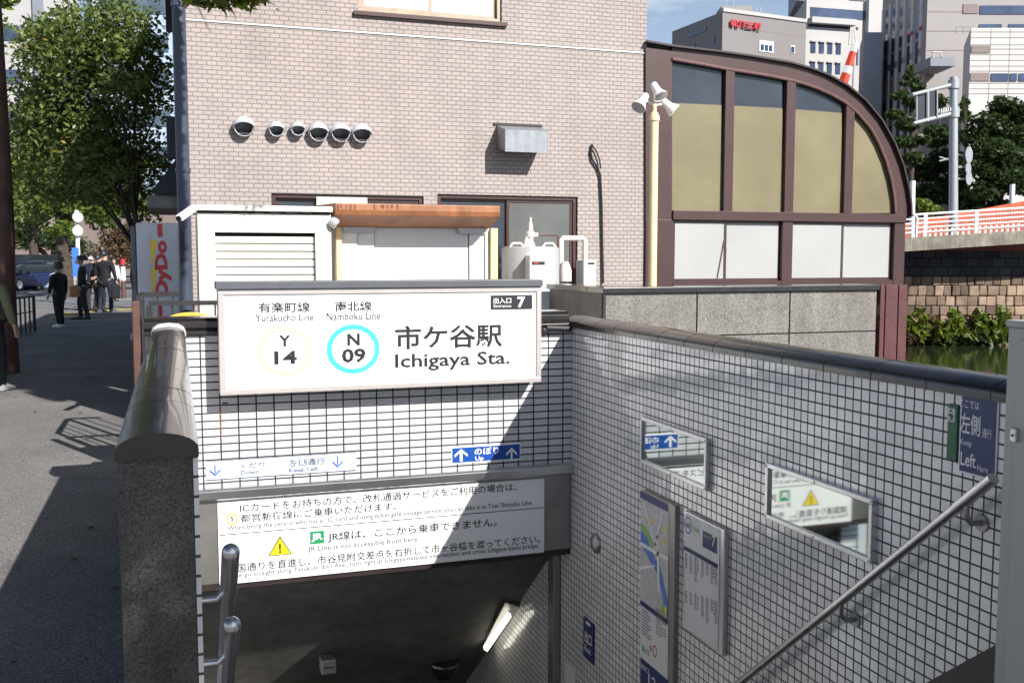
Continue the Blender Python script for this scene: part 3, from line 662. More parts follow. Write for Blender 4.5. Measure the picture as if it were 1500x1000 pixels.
# ------------------------------------------------------------------ handrails
XH = 2.585
HR = thing('handrail', (XH, 2.64, .9), 'single stainless handrail sloping down the tiled side wall', 'handrail')
a = P(1452, 703, X=XH); b = P(1083, 1000, X=XH); dr = (b-a).normalized(); e2 = a+dr*9
q = MB(); q.tube([a, a+dr*.4, e2], .018, 16); q.build('rail', 'steel', HR, smooth=True)
q = MB(); q.tube([a-dr*.012, a+dr*.20], .0205, 16); q.build('end_sleeve', 'steel', HR, smooth=True)
for s in (.14, 1.02, 2.0, 3.0):
    p = a+dr*s; q = MB(); q.tube([p+Vector((0, 0, -.014)), p+Vector((.0, 0, -.06)), p+Vector((.025, 0, -.085)), Vector((XR-.002, p.y, p.z-.088))], .0105, 10)
    q.lathe([(.032, 0), (.03, .008), (0, .01)], (XR-.001, p.y, p.z-.088), (-1, 0, 0), 14)
    q.build('bracket', 'steel_dull', HR, smooth=True)
def left_rail(u, v, ln, label):
    c = P(u, v, Y=2.40); T = thing('handrail', c, label, 'handrail', 'double handrail on the low side wall')
    d = Vector((0, .766, -.643)); q = MB(); q.tube([c, c+d*5], .0175, 14); q.build('rail', 'steel', T, smooth=True)
    q = MB(); r = .0215
    n = 7; ps = []; rs = []
    for i in range(n): t = math.pi/2*i/(n-1); ps.append(c-d*(r*math.cos(t))); rs.append(max(.0005, r*math.sin(t)))
    ps.append(c+d*ln); rs.append(r); q.tube(ps, rs, 16); q.build('end_sleeve', 'steel', T, smooth=True)
    p = c+d*(ln-.03); q = MB(); q.tube([p, p+Vector((-.03, 0, -.03)), Vector((xb, p.y, p.z-.03))], .009, 10); q.build('bracket', 'steel', T, smooth=True)
left_rail(338, 808, .24, 'upper handrail of the pair with a rounded steel end beside the notice')
left_rail(339.5, 915, .20, 'lower handrail of the pair with a rounded steel end beside the notice')

# ------------------------------------------------------------------ steel cabinet at the right edge
CB = thing('utility_cabinet', (2.8, 1.8, 0), 'beige steel utility cabinet at the near end of the tiled side wall', 'cabinet')
cx0, cy1 = 2.55, P(1468, 700, X=2.55).y; czt = P(1468, 473, X=2.55).z
MB().box(cx0, 3.1, 1.0, cy1, -.2, czt-.012).build('body', 'cabinet', CB, bevel=.004)
MB().box(cx0-.008, 3.11, .99, cy1+.008, czt-.011, czt+.012).build('roof', 'cabinet', CB, bevel=.006)
dy = P(1490, 650, X=cx0).y
MB().box(cx0-.012, cx0-.001, 1.1, dy, -.1, P(1490, 497, X=cx0).z).build('door', 'cabinet', CB, bevel=.002)
o = P(1487.5, 637, X=cx0-.014); q = MB(); q.box(o.x-.012, o.x+.01, o.y-.012, o.y+.012, o.z-.022, o.z+.022); q.build('lock', 'steel', CB, bevel=.003)
MB().lathe([(.004, 0), (.004, .003), (0, .003)], (o.x-.012, o.y, o.z), (-1, 0, 0), 8).build('keyhole', 'ink_black', CB)

# ================================================================== BRICK BUILDING
YB = 11.8; fB = Face('Y', YB, .0)
BXL, BXR, BTOP, BBACK = P(276, 300, Y=YB).x, P(945.5, 200, Y=YB).x, 6.0, 24.0
BD = thing('brick_building', (3, YB, 0), 'pale brown brick tiled building with vents and windows behind the station entrance', 'building')
def wallholes(x0, x1, z0, z1, holes, y, reveal):
    xs = sorted({x0, x1, *[h[0] for h in holes], *[h[1] for h in holes]}); zs = sorted({z0, z1, *[h[2] for h in holes], *[h[3] for h in holes]})
    q = MB()
    for i in range(len(xs)-1):
        for j in range(len(zs)-1):
            cx, cz = (xs[i]+xs[i+1])/2, (zs[j]+zs[j+1])/2
            if not any(h[0] < cx < h[1] and h[2] < cz < h[3] for h in holes): q.quad((xs[i], y, zs[j]), (xs[i+1], y, zs[j]), (xs[i+1], y, zs[j+1]), (xs[i], y, zs[j+1]))
    for a, b, c, d in holes:
        q.quad((a, y, c), (a, y+reveal, c), (a, y+reveal, d), (a, y, d)); q.quad((b, y, c), (b, y, d), (b, y+reveal, d), (b, y+reveal, c))
        q.quad((a, y, c), (b, y, c), (b, y+reveal, c), (a, y+reveal, c)); q.quad((a, y, d), (a, y+reveal, d), (b, y+reveal, d), (b, y, d))
    return q
def hole(xl, yt, xr, yb):
    o, w, h = fB.frame(xl, yt, xr, yb); return (o.x, o.x+w, o.z, o.z+h)
H1 = hole(525, -70, 735, 17); H2 = hole(401, 283, 622, 470); H3 = hole(642, 284, 845, 520)
wallholes(BXL, BXR, -.01, BTOP, [H1, H2, H3], YB, .12).build('front_wall', 'brick_front', BD)
q = MB(); q.quad((BXL, YB, 0), (BXL, YB, BTOP), (BXL, BBACK, BTOP), (BXL, BBACK, 0)); q.quad((BXR, YB, 0), (BXR, BBACK, 0), (BXR, BBACK, BTOP), (BXR, YB, BTOP)); q.build('gable_wall', 'brick_side', BD)
q = MB(); q.box(BXL-.05, BXR+.05, YB-.05, BBACK, BTOP+.002, BTOP+.15); q.quad((BXL, BBACK, 0), (BXR, BBACK, 0), (BXR, BBACK, BTOP), (BXL, BBACK, BTOP)); q.build('roof', 'concrete', BD)
za, zb = fB.at(276, 32.5).z, fB.at(276, 36).z
zl = fB.at(600, 53).z
MB().box(BXL-.004, BXR+.002, YB-.013, YB-.001, zl-.008, zl+.008).build('flashing_strip', 'plastic_white', BD)
def window(H, panes, fm, sill=None):
    """panes: fractions with material; sliding sashes set behind each other"""
    x0, x1, z0, z1 = H; W = MB(); f = .05
    for a, b, c, d in ((x0, x1, z0, z0+f), (x0, x1, z1-f, z1), (x0, x0+f, z0+f, z1-f), (x1-f, x1, z0+f, z1-f)): W.box(a, b, YB+.03, YB+.115, c, d)
    W = W.build('window', fm, BD, bevel=.003)
    for i, (fa, fb, pm, dep) in enumerate(panes):
        a, b = x0+f+(x1-x0-2*f)*fa, x0+f+(x1-x0-2*f)*fb; s = MB(); t = .035
        for p, q_, c, d in ((a, b, z0+f+.001, z0+f+t), (a, b, z1-f-t, z1-f-.001), (a, a+t, z0+f+t, z1-f-t), (b-t, b, z0+f+t, z1-f-t)): s.box(p, q_, YB+dep, YB+dep+.025, c, d)
        s.build('sash', fm, W)
        MB().box(a+t, b-t, YB+dep+.010, YB+dep+.016, z0+f+t, z1-f-t).build('pane', pm, W)
    if sill: MB().box(x0-.06, x1+.06, YB-.05, YB+.02, z0-.05, z0-.001).build('sill', sill, W, bevel=.003)
window(H1, [(0, .51, 'curtain', .05), (.49, 1, 'curtain', .08)], 'cream_frame', 'brown_metal')
window(H2, [(0, .50, 'glass_dark', .08), (.48, 1, 'glass_grey', .05)], 'brown_metal')
window(H3, [(0, .50, 'glass_dark', .08), (.49, 1, 'glass_grey', .05)], 'brown_metal')
q = MB(); o, w, h = fB.frame(466, 288, 540, 420); q.box(o.x, o.x+w, YB+.02, YB+.045, o.z, o.z+h); q.build('green_panel', mat('pale_green', (.55, .68, .55), .6), BD)

def hood(u, v, r):
    c = P(u, v, Y=YB-.07); s = r*c_dist(c)/F_PX
    T = thing('vent_hood', (c.x, YB, c.z), None, 'vent hood', 'round vent hoods on the brick wall')
    d = Vector((0, .50, .866)); a = Vector((1, 0, 0)); b = d.cross(a); n = 20; vs = []; fs = []
    ths = [math.radians(t) for t in (0, 15, 30, 45, 60, 75, 90, 100)]
    for t in ths: vs += [c+d*(s*math.cos(t))+(a*math.cos(2*math.pi*k/n)+b*math.sin(2*math.pi*k/n))*(s*math.sin(t)) for k in range(n)]
    for i in range(len(ths)-1):
        for k in range(n): fs.append((i*n+k, i*n+(k+1) % n, (i+1)*n+(k+1) % n, (i+1)*n+k))
    q = MB().add(vs, fs); q.lathe([(s*.93, .0), (s*.93, c.y*0+.11)], c+Vector((0, -.03, 0)), (0, 1, 0), 20); o = q.build('shell', 'vent_white', T, smooth=True)
    m = o.modifiers.new('thickness', 'SOLIDIFY'); m.thickness = .006; m.offset = -1
    q = MB().lathe([(s*.97, 0), (0, .001)], c-d*(s*.10), d, 20); q.build('opening', 'ink_black', T)  # black disc painted for the dark inside of the hood
    return T
def c_dist(p): return (p-EYE).dot(CF)
for (u, v, r), lb in zip(((357, 186, 15), (405, 190, 11.2), (436.5, 189.5, 10.5), (466.5, 194, 14.2), (499, 195, 14.2), (530, 196, 14.2)),
        ('large round vent hood alone at the left end of the row', 'first of the two small round vent hoods, second in the row', 'smallest round vent hood just left of three large ones', 'large round vent hood first of the three standing close together', 'large round vent hood in the middle of the three standing close', 'large round vent hood at the right end of the row')):
    hood(u, v, r)['label'] = lb
DH = thing('duct_hood', (P(769, 200, Y=YB).x, YB, P(769, 205, Y=YB).z), 'square stainless steel kitchen duct hood on the brick wall', 'duct hood')
yf = YB-.34; o = P(740, 222, Y=yf); o2 = P(803, 190, Y=yf); zt = P(735, 184, Y=YB).z
x0, x1, zb_, zm = o.x, o2.x, o.z, o2.z-.02
q = MB(); q.prism([(x0, YB-.002, zb_+.08), (x0, yf, zb_), (x0, yf, zm), (x0, YB-.002, zt)], (.006, 0, 0)); q.prism([(x1-.006, YB-.002, zb_+.08), (x1-.006, yf, zb_), (x1-.006, yf, zm), (x1-.006, YB-.002, zt)], (.006, 0, 0))
q.box(x0+.007, x1-.007, yf, yf+.006, zb_, zm); q.prism([(x0+.007, yf, zm), (x0+.007, YB-.002, zt), (x0+.007, YB-.002, zt-.006), (x0+.007, yf+.007, zm-.006)], (x1-x0-.014, 0, 0)); q.build('shell', 'hood_steel', DH)
MB().box(x0-.04, x1+.04, YB-.02, YB-.003, zt+.001, zt+.03).build('flange', 'iron_dark', DH)
q = MB(); q.box(x0+.02, x1-.02, YB-.16, YB-.004, zb_+.09, zt-.1); q.build('duct_mouth', 'ink_black', DH)
CA = MB(); pts = [fB.at(u, v)+Vector((0, -.03, 0)) for u, v in ((866, 212), (864, 224), (866, 234), (874, 246), (878, 258), (880, 300), (881, 360), (882, 415))]; CA.tube(pts, .015, 8)
pts = [fB.at(u, v)+Vector((0, -.035, 0)) for u, v in ((866, 213), (872, 222), (877, 236), (878, 248))]; CA.tube(pts, .010, 8)
tag(CA.build('wall_cable', 'black_rubber', smooth=True), 'black cable looping out of the brick wall and hanging down', 'cable')

# ------------------------------------------------------------------ curved bay
YV = 11.76; fV = Face('Y', YV, 0)
BY = thing('curved_bay', (8, YV, 0), 'dark brown metal bay with a quarter round roof and tan blinds beside the brick building', 'bay')
def vp(pts, dy=0): return [fV.at(u, v)+Vector((0, dy, 0)) for u, v in pts]
OUT = [(945.5, 63), (985, 70), (1050, 77.5), (1100, 84.5), (1156, 94), (1185, 102), (1210, 111.5), (1238, 127), (1264, 148), (1288, 177), (1307, 211), (1319, 242), (1327, 275), (1330.5, 300), (1331, 318)]
INN = [(984, 89), (1030, 97), (1070, 104.5), (1118, 112), (1159, 120), (1181, 126), (1199, 132.5), (1217, 140.5), (1236, 151), (1256, 168), (1275, 190), (1287, 212), (1297, 236), (1305, 264), (1310, 292), (1311, 313)]
def resample(pts, n=26):
    a = np.array(pts, float); d = np.concatenate([[0], np.cumsum(np.hypot(*np.diff(a, axis=0).T))]); t = np.linspace(0, d[-1], n); return [(float(np.interp(q, d, a[:, 0])), float(np.interp(q, d, a[:, 1]))) for q in t]
INN_R, OUT_R = resample(INN), resample(OUT[1:])
fr = MB()
strip = OUT_R; n = len(strip)
for i in range(n-1):
    fr.prism(vp([strip[i], strip[i+1], INN_R[i+1], INN_R[i]]), (0, .10, 0))
fr.build('arch_frame', 'brown_metal', BY)
ml = MB(); ml.tube([p+Vector((0, -.008, 0)) for p in vp([(u, v-2) for u, v in INN])], .022, 8); ml.build('highlight_moulding', 'brown_sheen', BY, smooth=True)  # lighter brown bead paints the highlight along the inner arch
rf = MB(); up = Vector((0, 0, 1))
op = vp(OUT)
for i in range(len(op)-1):
    a, b = op[i], op[i+1]; t = (b-a).normalized(); nn = Vector((-t.z, 0, t.x)); 
    if nn.z < 0 and nn.x < 0: nn = -nn
    a2, b2 = a+nn*.025, b+nn*.025
    rf.prism([a+Vector((0, -.06, 0)), b+Vector((0, -.06, 0)), b2+Vector((0, -.06, 0)), a2+Vector((0, -.06, 0))], (0, 6, 0))
rf.build('roof', 'brown_dark', BY)
q = MB()
for (u0, u1) in ((1059, 1072), (1148, 1161), (1235, 1247)):
    zt = None
    yt_ = np.interp((u0+u1)/2, [p[0] for p in INN], [p[1] for p in INN])-4
    o, w, h = fV.frame(u0, yt_, u1, 312); MB().box(o.x, o.x+w, YV-.015, YV+.09, o.z, o.z+h).build('mullion', 'brown_metal', BY, bevel=.004)
q = MB(); o, w, h = fV.frame(946, 60, 985, 420); q.prism([fV.at(946, 70), fV.at(984.5, 75), fV.at(984.5, 330)*1, fV.at(946, 330)], (0, .12, 0)); q.build('side_panel', 'brown_metal', BY)
q = MB(); zt, zb = fV.at(1150, 311).z, fV.at(1150, 324).z; x0, x1 = fV.at(984.7, 315).x, fV.at(1326, 315).x; q.box(x0, x1, YV-.03, YV+.09, zb, zt); q.build('transom', 'brown_metal', BY, bevel=.004)
zt2 = zb; zb2 = fV.at(1150, 411).z
q = MB()
for u0, u1 in ((946, 986), (1146, 1161), (1310, 1325.5)): MB().box(fV.at(u0, 350).x, fV.at(u1, 350).x, YV-.005, YV+.09, zb2-.3, zt2-.001).build('post', 'brown_metal', BY, bevel=.004)
q = MB(); q.box(fV.at(986.5, 350).x, fV.at(1309.5, 350).x, YV+.0, YV+.09, zb2-.3, zb2); q.build('sill', 'brown_metal', BY)
UB = [(985, 150), (1062, 153.5), (1150, 158), (1236, 165)]
def upper(u0, u1, yb=309):
    us = [u0]+[p[0] for p in INN if u0 < p[0] < u1]+[u1]; top = [(u, np.interp(u, [p[0] for p in INN], [p[1] for p in INN])) for u in us]
    return top
for i, (u0, u1) in enumerate(((984, 1060), (1071, 1149), (1160, 1236), (1246, 1310))):
    top = upper(u0, u1)
    if i < 3:
        ya, yb = np.interp(u0, *zip(*UB)), np.interp(u1, *zip(*UB))
        top = [(u, v-1) for u, v in top]
        MB().prism(vp([(u0, ya), (u1, yb)]+top[::-1], .05), (0, .01, 0)).build('dark_pane', 'glass_dark', BY)
        MB().prism(vp([(u0, 312), (u1, 312), (u1, yb), (u0, ya)], .045), (0, .01, 0)).build('tan_blind', 'blind_tan', BY)
    else:
        MB().prism(vp([(u0, 312), (u1, 312)]+[(u, v-1) for u, v in top[::-1]], .045), (0, .01, 0)).build('tan_blind', 'blind_tan', BY)
for i, (u0, u1) in enumerate(((987, 1066), (1064, 1147), (1160, 1238), (1236, 1310))):
    x0, x1 = fV.at(u0, 350).x, fV.at(u1, 350).x; dp = .055 if i % 2 else .035; s = MB(); f = .035
    for p in ((x0, x1, zb2, zb2+f), (x0, x1, zt2-f, zt2-.002), (x0, x0+f, zb2+f, zt2-f), (x1-f, x1, zb2+f, zt2-f)): s.box(p[0], p[1], YV+dp, YV+dp+.018, p[2], p[3])
    w_ = s.build('window', 'brown_metal', BY); MB().box(x0+f, x1-f, YV+dp+.006, YV+dp+.010, zb2+f, zt2-f).build('pane', 'glass_frost', w_)
    if i == 0: MB().tube([P(1061, 352, Y=YV+.03), P(1051, 407, Y=YV+.03)], .007, 6).build('pane_crack', 'brown_sheen', w_)  # thin tube drawn for the crack line across the frosted pane
    if i % 2: MB().box(x0+.008, x0+.03, YV+dp-.012, YV+dp-.0005, (zb2+zt2)/2-.03, (zb2+zt2)/2+.03).build('catch', 'brown_dark', w_)
q = MB(); q.prism([fV.at(1290, 420)+Vector((0, .14, 0)), fV.at(1326, 316)+Vector((0, .095, 0)), fV.at(1326, 420)+Vector((0, .14, 0))], (0, .01, 0))
x1 = fV.at(1325.5, 350).x
MB().box(x1-.1, x1-.002, YV+.095, YV+5.8, zb2-.3, zt+.02).build('end_wall', 'brown_metal', BY)
MB().box(BXR, x1-.1, YV+.095, YV+5.8, zb2-.5, zb2-.305).build('floor_slab', 'concrete', BY)
q = MB(); x0p = fV.at(1287, 450).x; n3 = 3
for i, (a, b) in enumerate(((1285, 1292), (1293, 1311), (1312, 1325))): q.box(fV.at(a, 450).x+.004, fV.at(b, 450).x-.004, YV-.06, YV+.5, WZ-1, fV.at(1300, 417).z)
tag(q.build('bay_pillar', 'granite_red', bevel=.004), 'reddish polished stone pillar under the right end of the bay', 'pillar')

# ------------------------------------------------------------------ granite parapet
YG = 8.0; fG = Face('Y', YG, 0)
GW = thing('granite_wall', (5, YG, 0), 'grey speckled granite slab wall with black joints below the bay', 'wall')
gx0, gx1 = fG.at(886, 450).x, fG.at(1284.5, 450).x; gz1 = fG.at(900, 430).z; gyb = gx0/math.tan(math.radians(20.87))
cols = [gx0, fG.at(1021, 450).x, fG.at(1157, 450).x, gx1]; zj = fG.at(1200, 487).z
q = MB()
for a, b in zip(cols, cols[1:]):
    for c, d in ((zj+.006, gz1), (-.3, zj-.006), ): q.box(a+.007, b-.007, YG, YG+.06, c, d)
q.build('slabs', 'granite_grey', GW, bevel=.003)
MB().box(gx0+.01, gx1-.01, YG+.02, YG+.3, WZ, gz1-.01).build('core', 'iron_dark', GW)
MB().box(gx0-.0, gx0+.05, YG+.065, gyb, -.3, gz1).build('shaded_return', 'granite_dark', GW)  # darker granite puts this side face's shade into the colour
q = MB(); q.box(gx0-.03, gx1+.005, YG-.03, YG+.34, gz1+.002, gz1+.055); q.box(gx0-.03, gx0+.2, YG+.343, gyb+.02, gz1+.002, gz1+.055); q.build('coping', 'glaze_dark', GW, bevel=.006)

# ------------------------------------------------------------------ floodlight pole
FP = thing('floodlight_pole', P(958, 412, Y=9.6), 'cream pole carrying three white floodlights before the bay', 'lamp post')
o = P(958.5, 176, Y=9.6); r = 6.2*c_dist(o)/F_PX
MB().tube([(o.x, o.y, 0), o], r, 16).build('pole', 'pole_cream', FP, smooth=True)
MB().lathe([(r, 0), (r*1.25, .01), (r*1.25, .05), (r*.9, .09), (r*.5, .11), (r*.5, .2)], o-Vector((0, 0, .02)), (0, 0, 1), 16).build('cap', 'cream_post', FP, smooth=True)
def flood(u0, v0, u1, v1, dy):
    a, b = P(u0, v0, Y=9.6), P(u1, v1, Y=9.6-dy); d = (b-a).normalized(); L_ = (b-a).length; R_ = .055
    q = MB(); q.lathe([(0, -.01), (R_*.72, 0), (R_*.8, L_*.5), (R_*.9, L_*.62), (R_*1.45, L_*.95), (R_*1.45, L_*1.0), (R_*1.3, L_*1.0), (R_*1.2, L_*.95), (0, L_*.93)], a, d, 16)
    f = q.build('floodlight', 'plastic_white', FP, smooth=True)
    q = MB().lathe([(R_*1.28, L_*.972), (0, L_*.972)], a, d, 16); q.build('lens', 'tank_grey', f)
    c = a+d*(L_*.3); MB().tube([o+Vector((0, 0, .15)), c], .012, 8).build('arm', 'plastic_white', f, smooth=True)
flood(946, 140, 935, 158, .06); flood(957, 124, 968, 142, .10); flood(970, 147, 988, 163, .05)

# ------------------------------------------------------------------ storage shed
YH = 9.2; fH = Face('Y', YH, .002)
SH = thing('storage_shed', (P(388, 460, Y=YH).x, YH, 0), 'white steel storage shed with a slatted roller shutter', 'shed')
x0, x1 = P(291.5, 400, Y=YH).x, P(486, 400, Y=YH).x; zt = P(291, 312, Y=YH).z; sx0, sx1 = P(316, 400, Y=YH).x, P(463, 400, Y=YH).x; szt = P(316, 340, Y=YH).z
q = MB(); q.box(x0, sx0, YH, YH+1.0, .02, zt); q.box(sx1, x1, YH, YH+1.0, .02, zt); q.box(sx0+.0005, sx1-.0005, YH, YH+1, szt, zt-.0005); q.build('body', 'shed_white', SH)
MB().box(sx0+.001, sx1-.001, YH+.09, YH+.9, .03, szt-.001).build('interior', 'shed_gap', SH)
q = MB(); zz = szt-.03; k = 0
while zz > .1:
    q.prism([(sx0+.002, YH+.05, zz-.066), (sx0+.002, YH+.043, zz-.06), (sx0+.002, YH+.043, zz-.012), (sx0+.002, YH+.055, zz-.004), (sx0+.002, YH+.085, zz-.004), (sx0+.002, YH+.085, zz-.066)], (sx1-sx0-.004, 0, 0)); zz -= .0705
q.build('shutter', 'shed_white', SH)
q = MB(); zr = P(291, 300, Y=YH).z
q.box(x0-.03, x1+.01, YH-.05, YH+1.05, zt+.022, zr); q.build('roof', 'shed_white', SH, bevel=.006)
MB().box(x0+.01, x1-.01, YH+.004, YH+.99, zt+.001, zt+.021).build('roof_shadow_gap', 'shed_gap', SH)  # black strip painted as the shadow gap under the roof
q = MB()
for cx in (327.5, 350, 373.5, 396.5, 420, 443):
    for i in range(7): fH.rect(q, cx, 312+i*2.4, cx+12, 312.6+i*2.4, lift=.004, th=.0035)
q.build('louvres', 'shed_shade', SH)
q = MB()
for u, v in ((297, 338), (312, 338), (466, 337), (482, 337)): q.lathe([(.007, 0), (.007, .003), (0, .005)], P(u, v, Y=YH), (0, -1, 0), 10)
q.build('bolts', 'sign_frame', SH)
q = MB(); a = P(484, 322, Y=YH-.02); q.lathe([(.035, 0), (.05, .03), (.05, .07), (.03, .08)], a, (.7, -.2, -.6), 12); q.build('sensor_lamp', 'tank_grey', SH, smooth=True)
SCM = thing('security_camera', P(277, 310, Y=9.0), 'small white security camera on the left corner of the storage shed', 'camera')
a, b = P(286, 303, Y=9.15), P(262, 320, Y=8.95); d = (b-a).normalized(); sv = d.cross(Vector((0, 0, 1))).normalized(); uv = sv.cross(d)
MB().obox((a+b)/2, d*((b-a).length/2), sv*.03, uv*.026).build('housing', 'plastic_white', SCM, bevel=.008)
MB().lathe([(.024, 0), (.024, .012), (.018, .013), (0, .006)], b-d*.001, d, 14).build('lens', 'ink_black', SCM)
MB().tube([a+d*.05, a+Vector((.02, .1, -.06)), (x0+.0, YH+.05, a.z-.06)], .012, 8).build('bracket', 'plastic_white', SCM, smooth=True)

# ------------------------------------------------------------------ second shed with the orange eaves
YO = 9.6; fO = Face('Y', YO, .0)
OS = thing('orange_roof_shed', (P(610, 400, Y=YO).x, YO, 0), 'white panelled shed under weathered orange brown eaves', 'shed')
x0, x1 = P(492, 400, Y=YO-.35).x, P(733, 400, Y=YO-.35).x; zt = P(610, 299.5, Y=YO-.35).z; zm = P(610, 309, Y=YO-.35).z; zl_ = P(610, 317, Y=YO-.33).z; zb = P(610, 333, Y=YO).z
q = MB(); fS2 = Face('Y', YO-.35, .004); rng = random.Random(6)
for u in (494, 499, 507, 513, 519, 548, 558, 561, 567, 573, 581):
    ww = rng.uniform(1, 3); fS2.poly(q, u, 299.8, u+ww, 299.8+rng.uniform(4, 9), [(0, 1), (1, 1), (.8, .2), (.45, 0), (.1, .3)])
q.build('stains', 'orange_stain', OS)
px0, px1 = P(492, 400, Y=YO).x, P(728, 400, Y=YO).x
q = MB(); q.prism([(x0, YO-.35, zm), (x0, YO-.35, zt), (x0, YO+1.1, zt+.05), (x0, YO+1.1, zb), (x0, YO, zb), (x0, YO-.33, zl_)], (x1-x0, 0, 0)); q.build('roof', 'orange_wood', OS, bevel=.01)
q = MB()
for u0, u1 in ((493, 501), (718.5, 728.5)): MB().box(P(u0, 400, Y=YO).x, P(u1, 400, Y=YO).x, YO-.02, YO+.08, .02, zb-.002).build('post', 'cream_post', OS, bevel=.004)
for u0, u1, dy in ((502, 525, .03), (526, 550, .05), (551, 689, .075), (690, 711, .05), (712, 717.5, .03)):
    MB().box(P(u0, 400, Y=YO).x, P(u1, 400, Y=YO).x, YO+dy, YO+dy+.02, .05, zb-.002).build('panel', 'shed_panel', OS, bevel=.004)
q = MB()
for u0, u1 in ((502, 550), (671, 714)):
    xa_, xb_ = P(u0, 400, Y=YO).x, P(u1, 400, Y=YO).x; q.prism([(xa_, YO+.005, zb-.003), (xb_, YO+.005, zb-.003), (xb_-.01, YO+.005, zb-.05), ((xa_+xb_)/2, YO+.005, zb-.058), (xa_+.03, YO+.005, zb-.06)], (0, .02, 0))
q.build('header_plates', 'tank_grey', OS)
MB().box(px0+.08, px1-.08, YO+.11, YO+1.0, .02, zb-.003).build('core', 'shed_panel', OS)

# ------------------------------------------------------------------ water heater and pipes
YT = 9.9
TK = thing('water_heater', P(777, 415, Y=YT), 'grey cylindrical water heater tank with a control box and top valve', 'water heater')
c = P(777, 400, Y=YT); R_ = 42*c_dist(c)/F_PX; zt = P(777, 362, Y=YT).z; cx, cy = c.x, YT
MB().lathe([(0, .1), (R_, .1), (R_, zt-.02), (R_-.015, zt), (R_-.03, zt+.004), (0, zt+.01)], (cx, cy, 0), (0, 0, 1), 40).build('tank', 'tank_grey', TK, smooth=True)
q = MB(); o, w, h = Face('Y', YT-R_-.1).frame(777, 361, 805, 470); 
bx0, bx1 = P(776, 400, Y=YT-R_-.1).x, P(812, 400, Y=YT-R_-.1).x; bz = P(790, 374, Y=YT-R_-.1).z
MB().box(bx0, bx1, YT-R_-.1, YT-.1, .1, bz).build('control_box', 'plastic_white', TK, bevel=.008)
fT = Face('Y', YT-R_-.1, .003); q = MB(); fT.rect(q, 779, 383, 798, 388); q.build('badge', 'ink_black', TK); q = MB(); fT.rect(q, 782, 384.5, 788, 386.7, lift=.005); q.build('badge_mark', 'ink_red', TK)
for u0, u1 in ((747, 767), (795, 814)):
    a, b = P(u0, 362, Y=YT-.1), P(u1, 362, Y=YT-.1); MB().tube([a, a+Vector((.03, 0, .04)), b+Vector((-.03, 0, .04)), b], .012, 8).build('handle', 'pipe_white', TK, smooth=True)
q = MB(); b0 = P(777, 362, Y=YT); q.lathe([(.05, 0), (.05, .03), (.03, .06), (.03, .1), (.05, .11), (.05, .15), (.028, .17), (.022, .25), (.012, .26), (.012, .31), (0, .315)], b0, (0, 0, 1), 12)
q.tube([b0+Vector((-.06, 0, 0)), b0+Vector((-.04, 0, .1)), b0+Vector((.03, 0, .13))], .022, 8); q.tube([b0+Vector((0, 0, .13)), b0+Vector((.08, 0, .13))], .022, 8)
q.build('valve', 'pipe_white', TK, smooth=True)
q = MB(); a = b0+Vector((.08, 0, .13)); q.tube([a, a+Vector((.22, 0, .0)), a+Vector((.235, 0, -.02)), (a.x+.235, a.y, .3)], .011, 8); q.build('overflow_pipe', 'rust_post', TK, smooth=True)
q = MB()
e = [P(u, v, Y=10.3) for u, v in ((822, 415), (822, 349), (857, 349), (857, 415))]; e[0].z = .05; e[3].z = .05
q.tube([e[0], e[1]-Vector((0, 0, .02)), e[1]+Vector((.02, 0, 0)), e[2]-Vector((.02, 0, 0)), e[2]-Vector((0, 0, .02)), e[3]], .03, 10)
q.lathe([(.07, 0), (.07, .12), (.045, .2), (.03, .22)], P(828, 412, Y=10.25), (0, 0, 1), 12)
tag(q.build('lagged_pipe', 'pipe_white', smooth=True), 'white lagged pipe bent in a square arch right of the tank', 'pipe')
MT = thing('meter_box', P(866, 415, Y=11.4), 'small white box with a dark slot against the brick wall', 'meter box')
a = P(857, 381, Y=11.4); b = P(873, 470, Y=11.4); MB().box(a.x, b.x, 11.4, 11.7, b.z, a.z).build('case', 'plastic_white', MT, bevel=.01)
q = MB(); f_ = Face('Y', 11.4, .003); f_.rect(q, 860, 384.5, 871, 387.5); q.build('slot', 'ink_black', MT)

# ------------------------------------------------------------------ things left of the building
DP = thing('drainpipe', P(265, 400, Y=11.75), 'thick blue grey drainpipe on the left corner of the brick building', 'drainpipe')
o = P(264, 100, Y=11.75); r = 9.5*c_dist(o)/F_PX
MB().tube([(o.x, 11.75, 0), (o.x, 11.75, 5.95)], r, 14).build('pipe', 'pipe_grey', DP, smooth=True)
q = MB()
for z in (.9, 2.6, 4.4): q.lathe([(r, 0), (r+.012, .0), (r+.012, .05), (r, .05)], (o.x, 11.75, z), (0, 0, 1), 14)
q.build('clamps', 'pipe_grey', DP)
a = P(243, 44, Y=13.2); b = P(243, 170, Y=13.2); c = P(241, 232, Y=13.2); xr_ = BXL-.001
tag(MB().box(a.x, xr_, 13.2, 13.35, a.z, a.z+2.4).build('hanging_sign', 'board_dark', bevel=.01), 'dark upper signboard jutting from the left side of the brick building', 'sign')
tag(MB().box(b.x, xr_, 13.2, 13.35, c.z, b.z).build('hanging_sign', 'board_dark', bevel=.01), 'dark lower signboard just above the shop awning', 'sign')
AW = thing('shop_awning', P(245, 285, Y=14), 'dark sloping shop awning on the left side of the brick building', 'awning')
a, b, c = P(250, 232, Y=13.6), P(226, 275, Y=13.6), P(229, 285, Y=13.6)
q = MB(); q.prism([(xr_, 13.6, a.z+.15), (b.x, 13.6, b.z), (b.x, 13.6, c.z), (xr_, 13.6, c.z)], (0, 2.6, 0)); q.build('canopy', 'awning_dark', AW)
a, b = P(215, 286, Y=13.7), P(215, 304, Y=13.7); MB().box(a.x, xr_, 13.7, 16, b.z, c.z-.003).build('beam', 'concrete', AW)
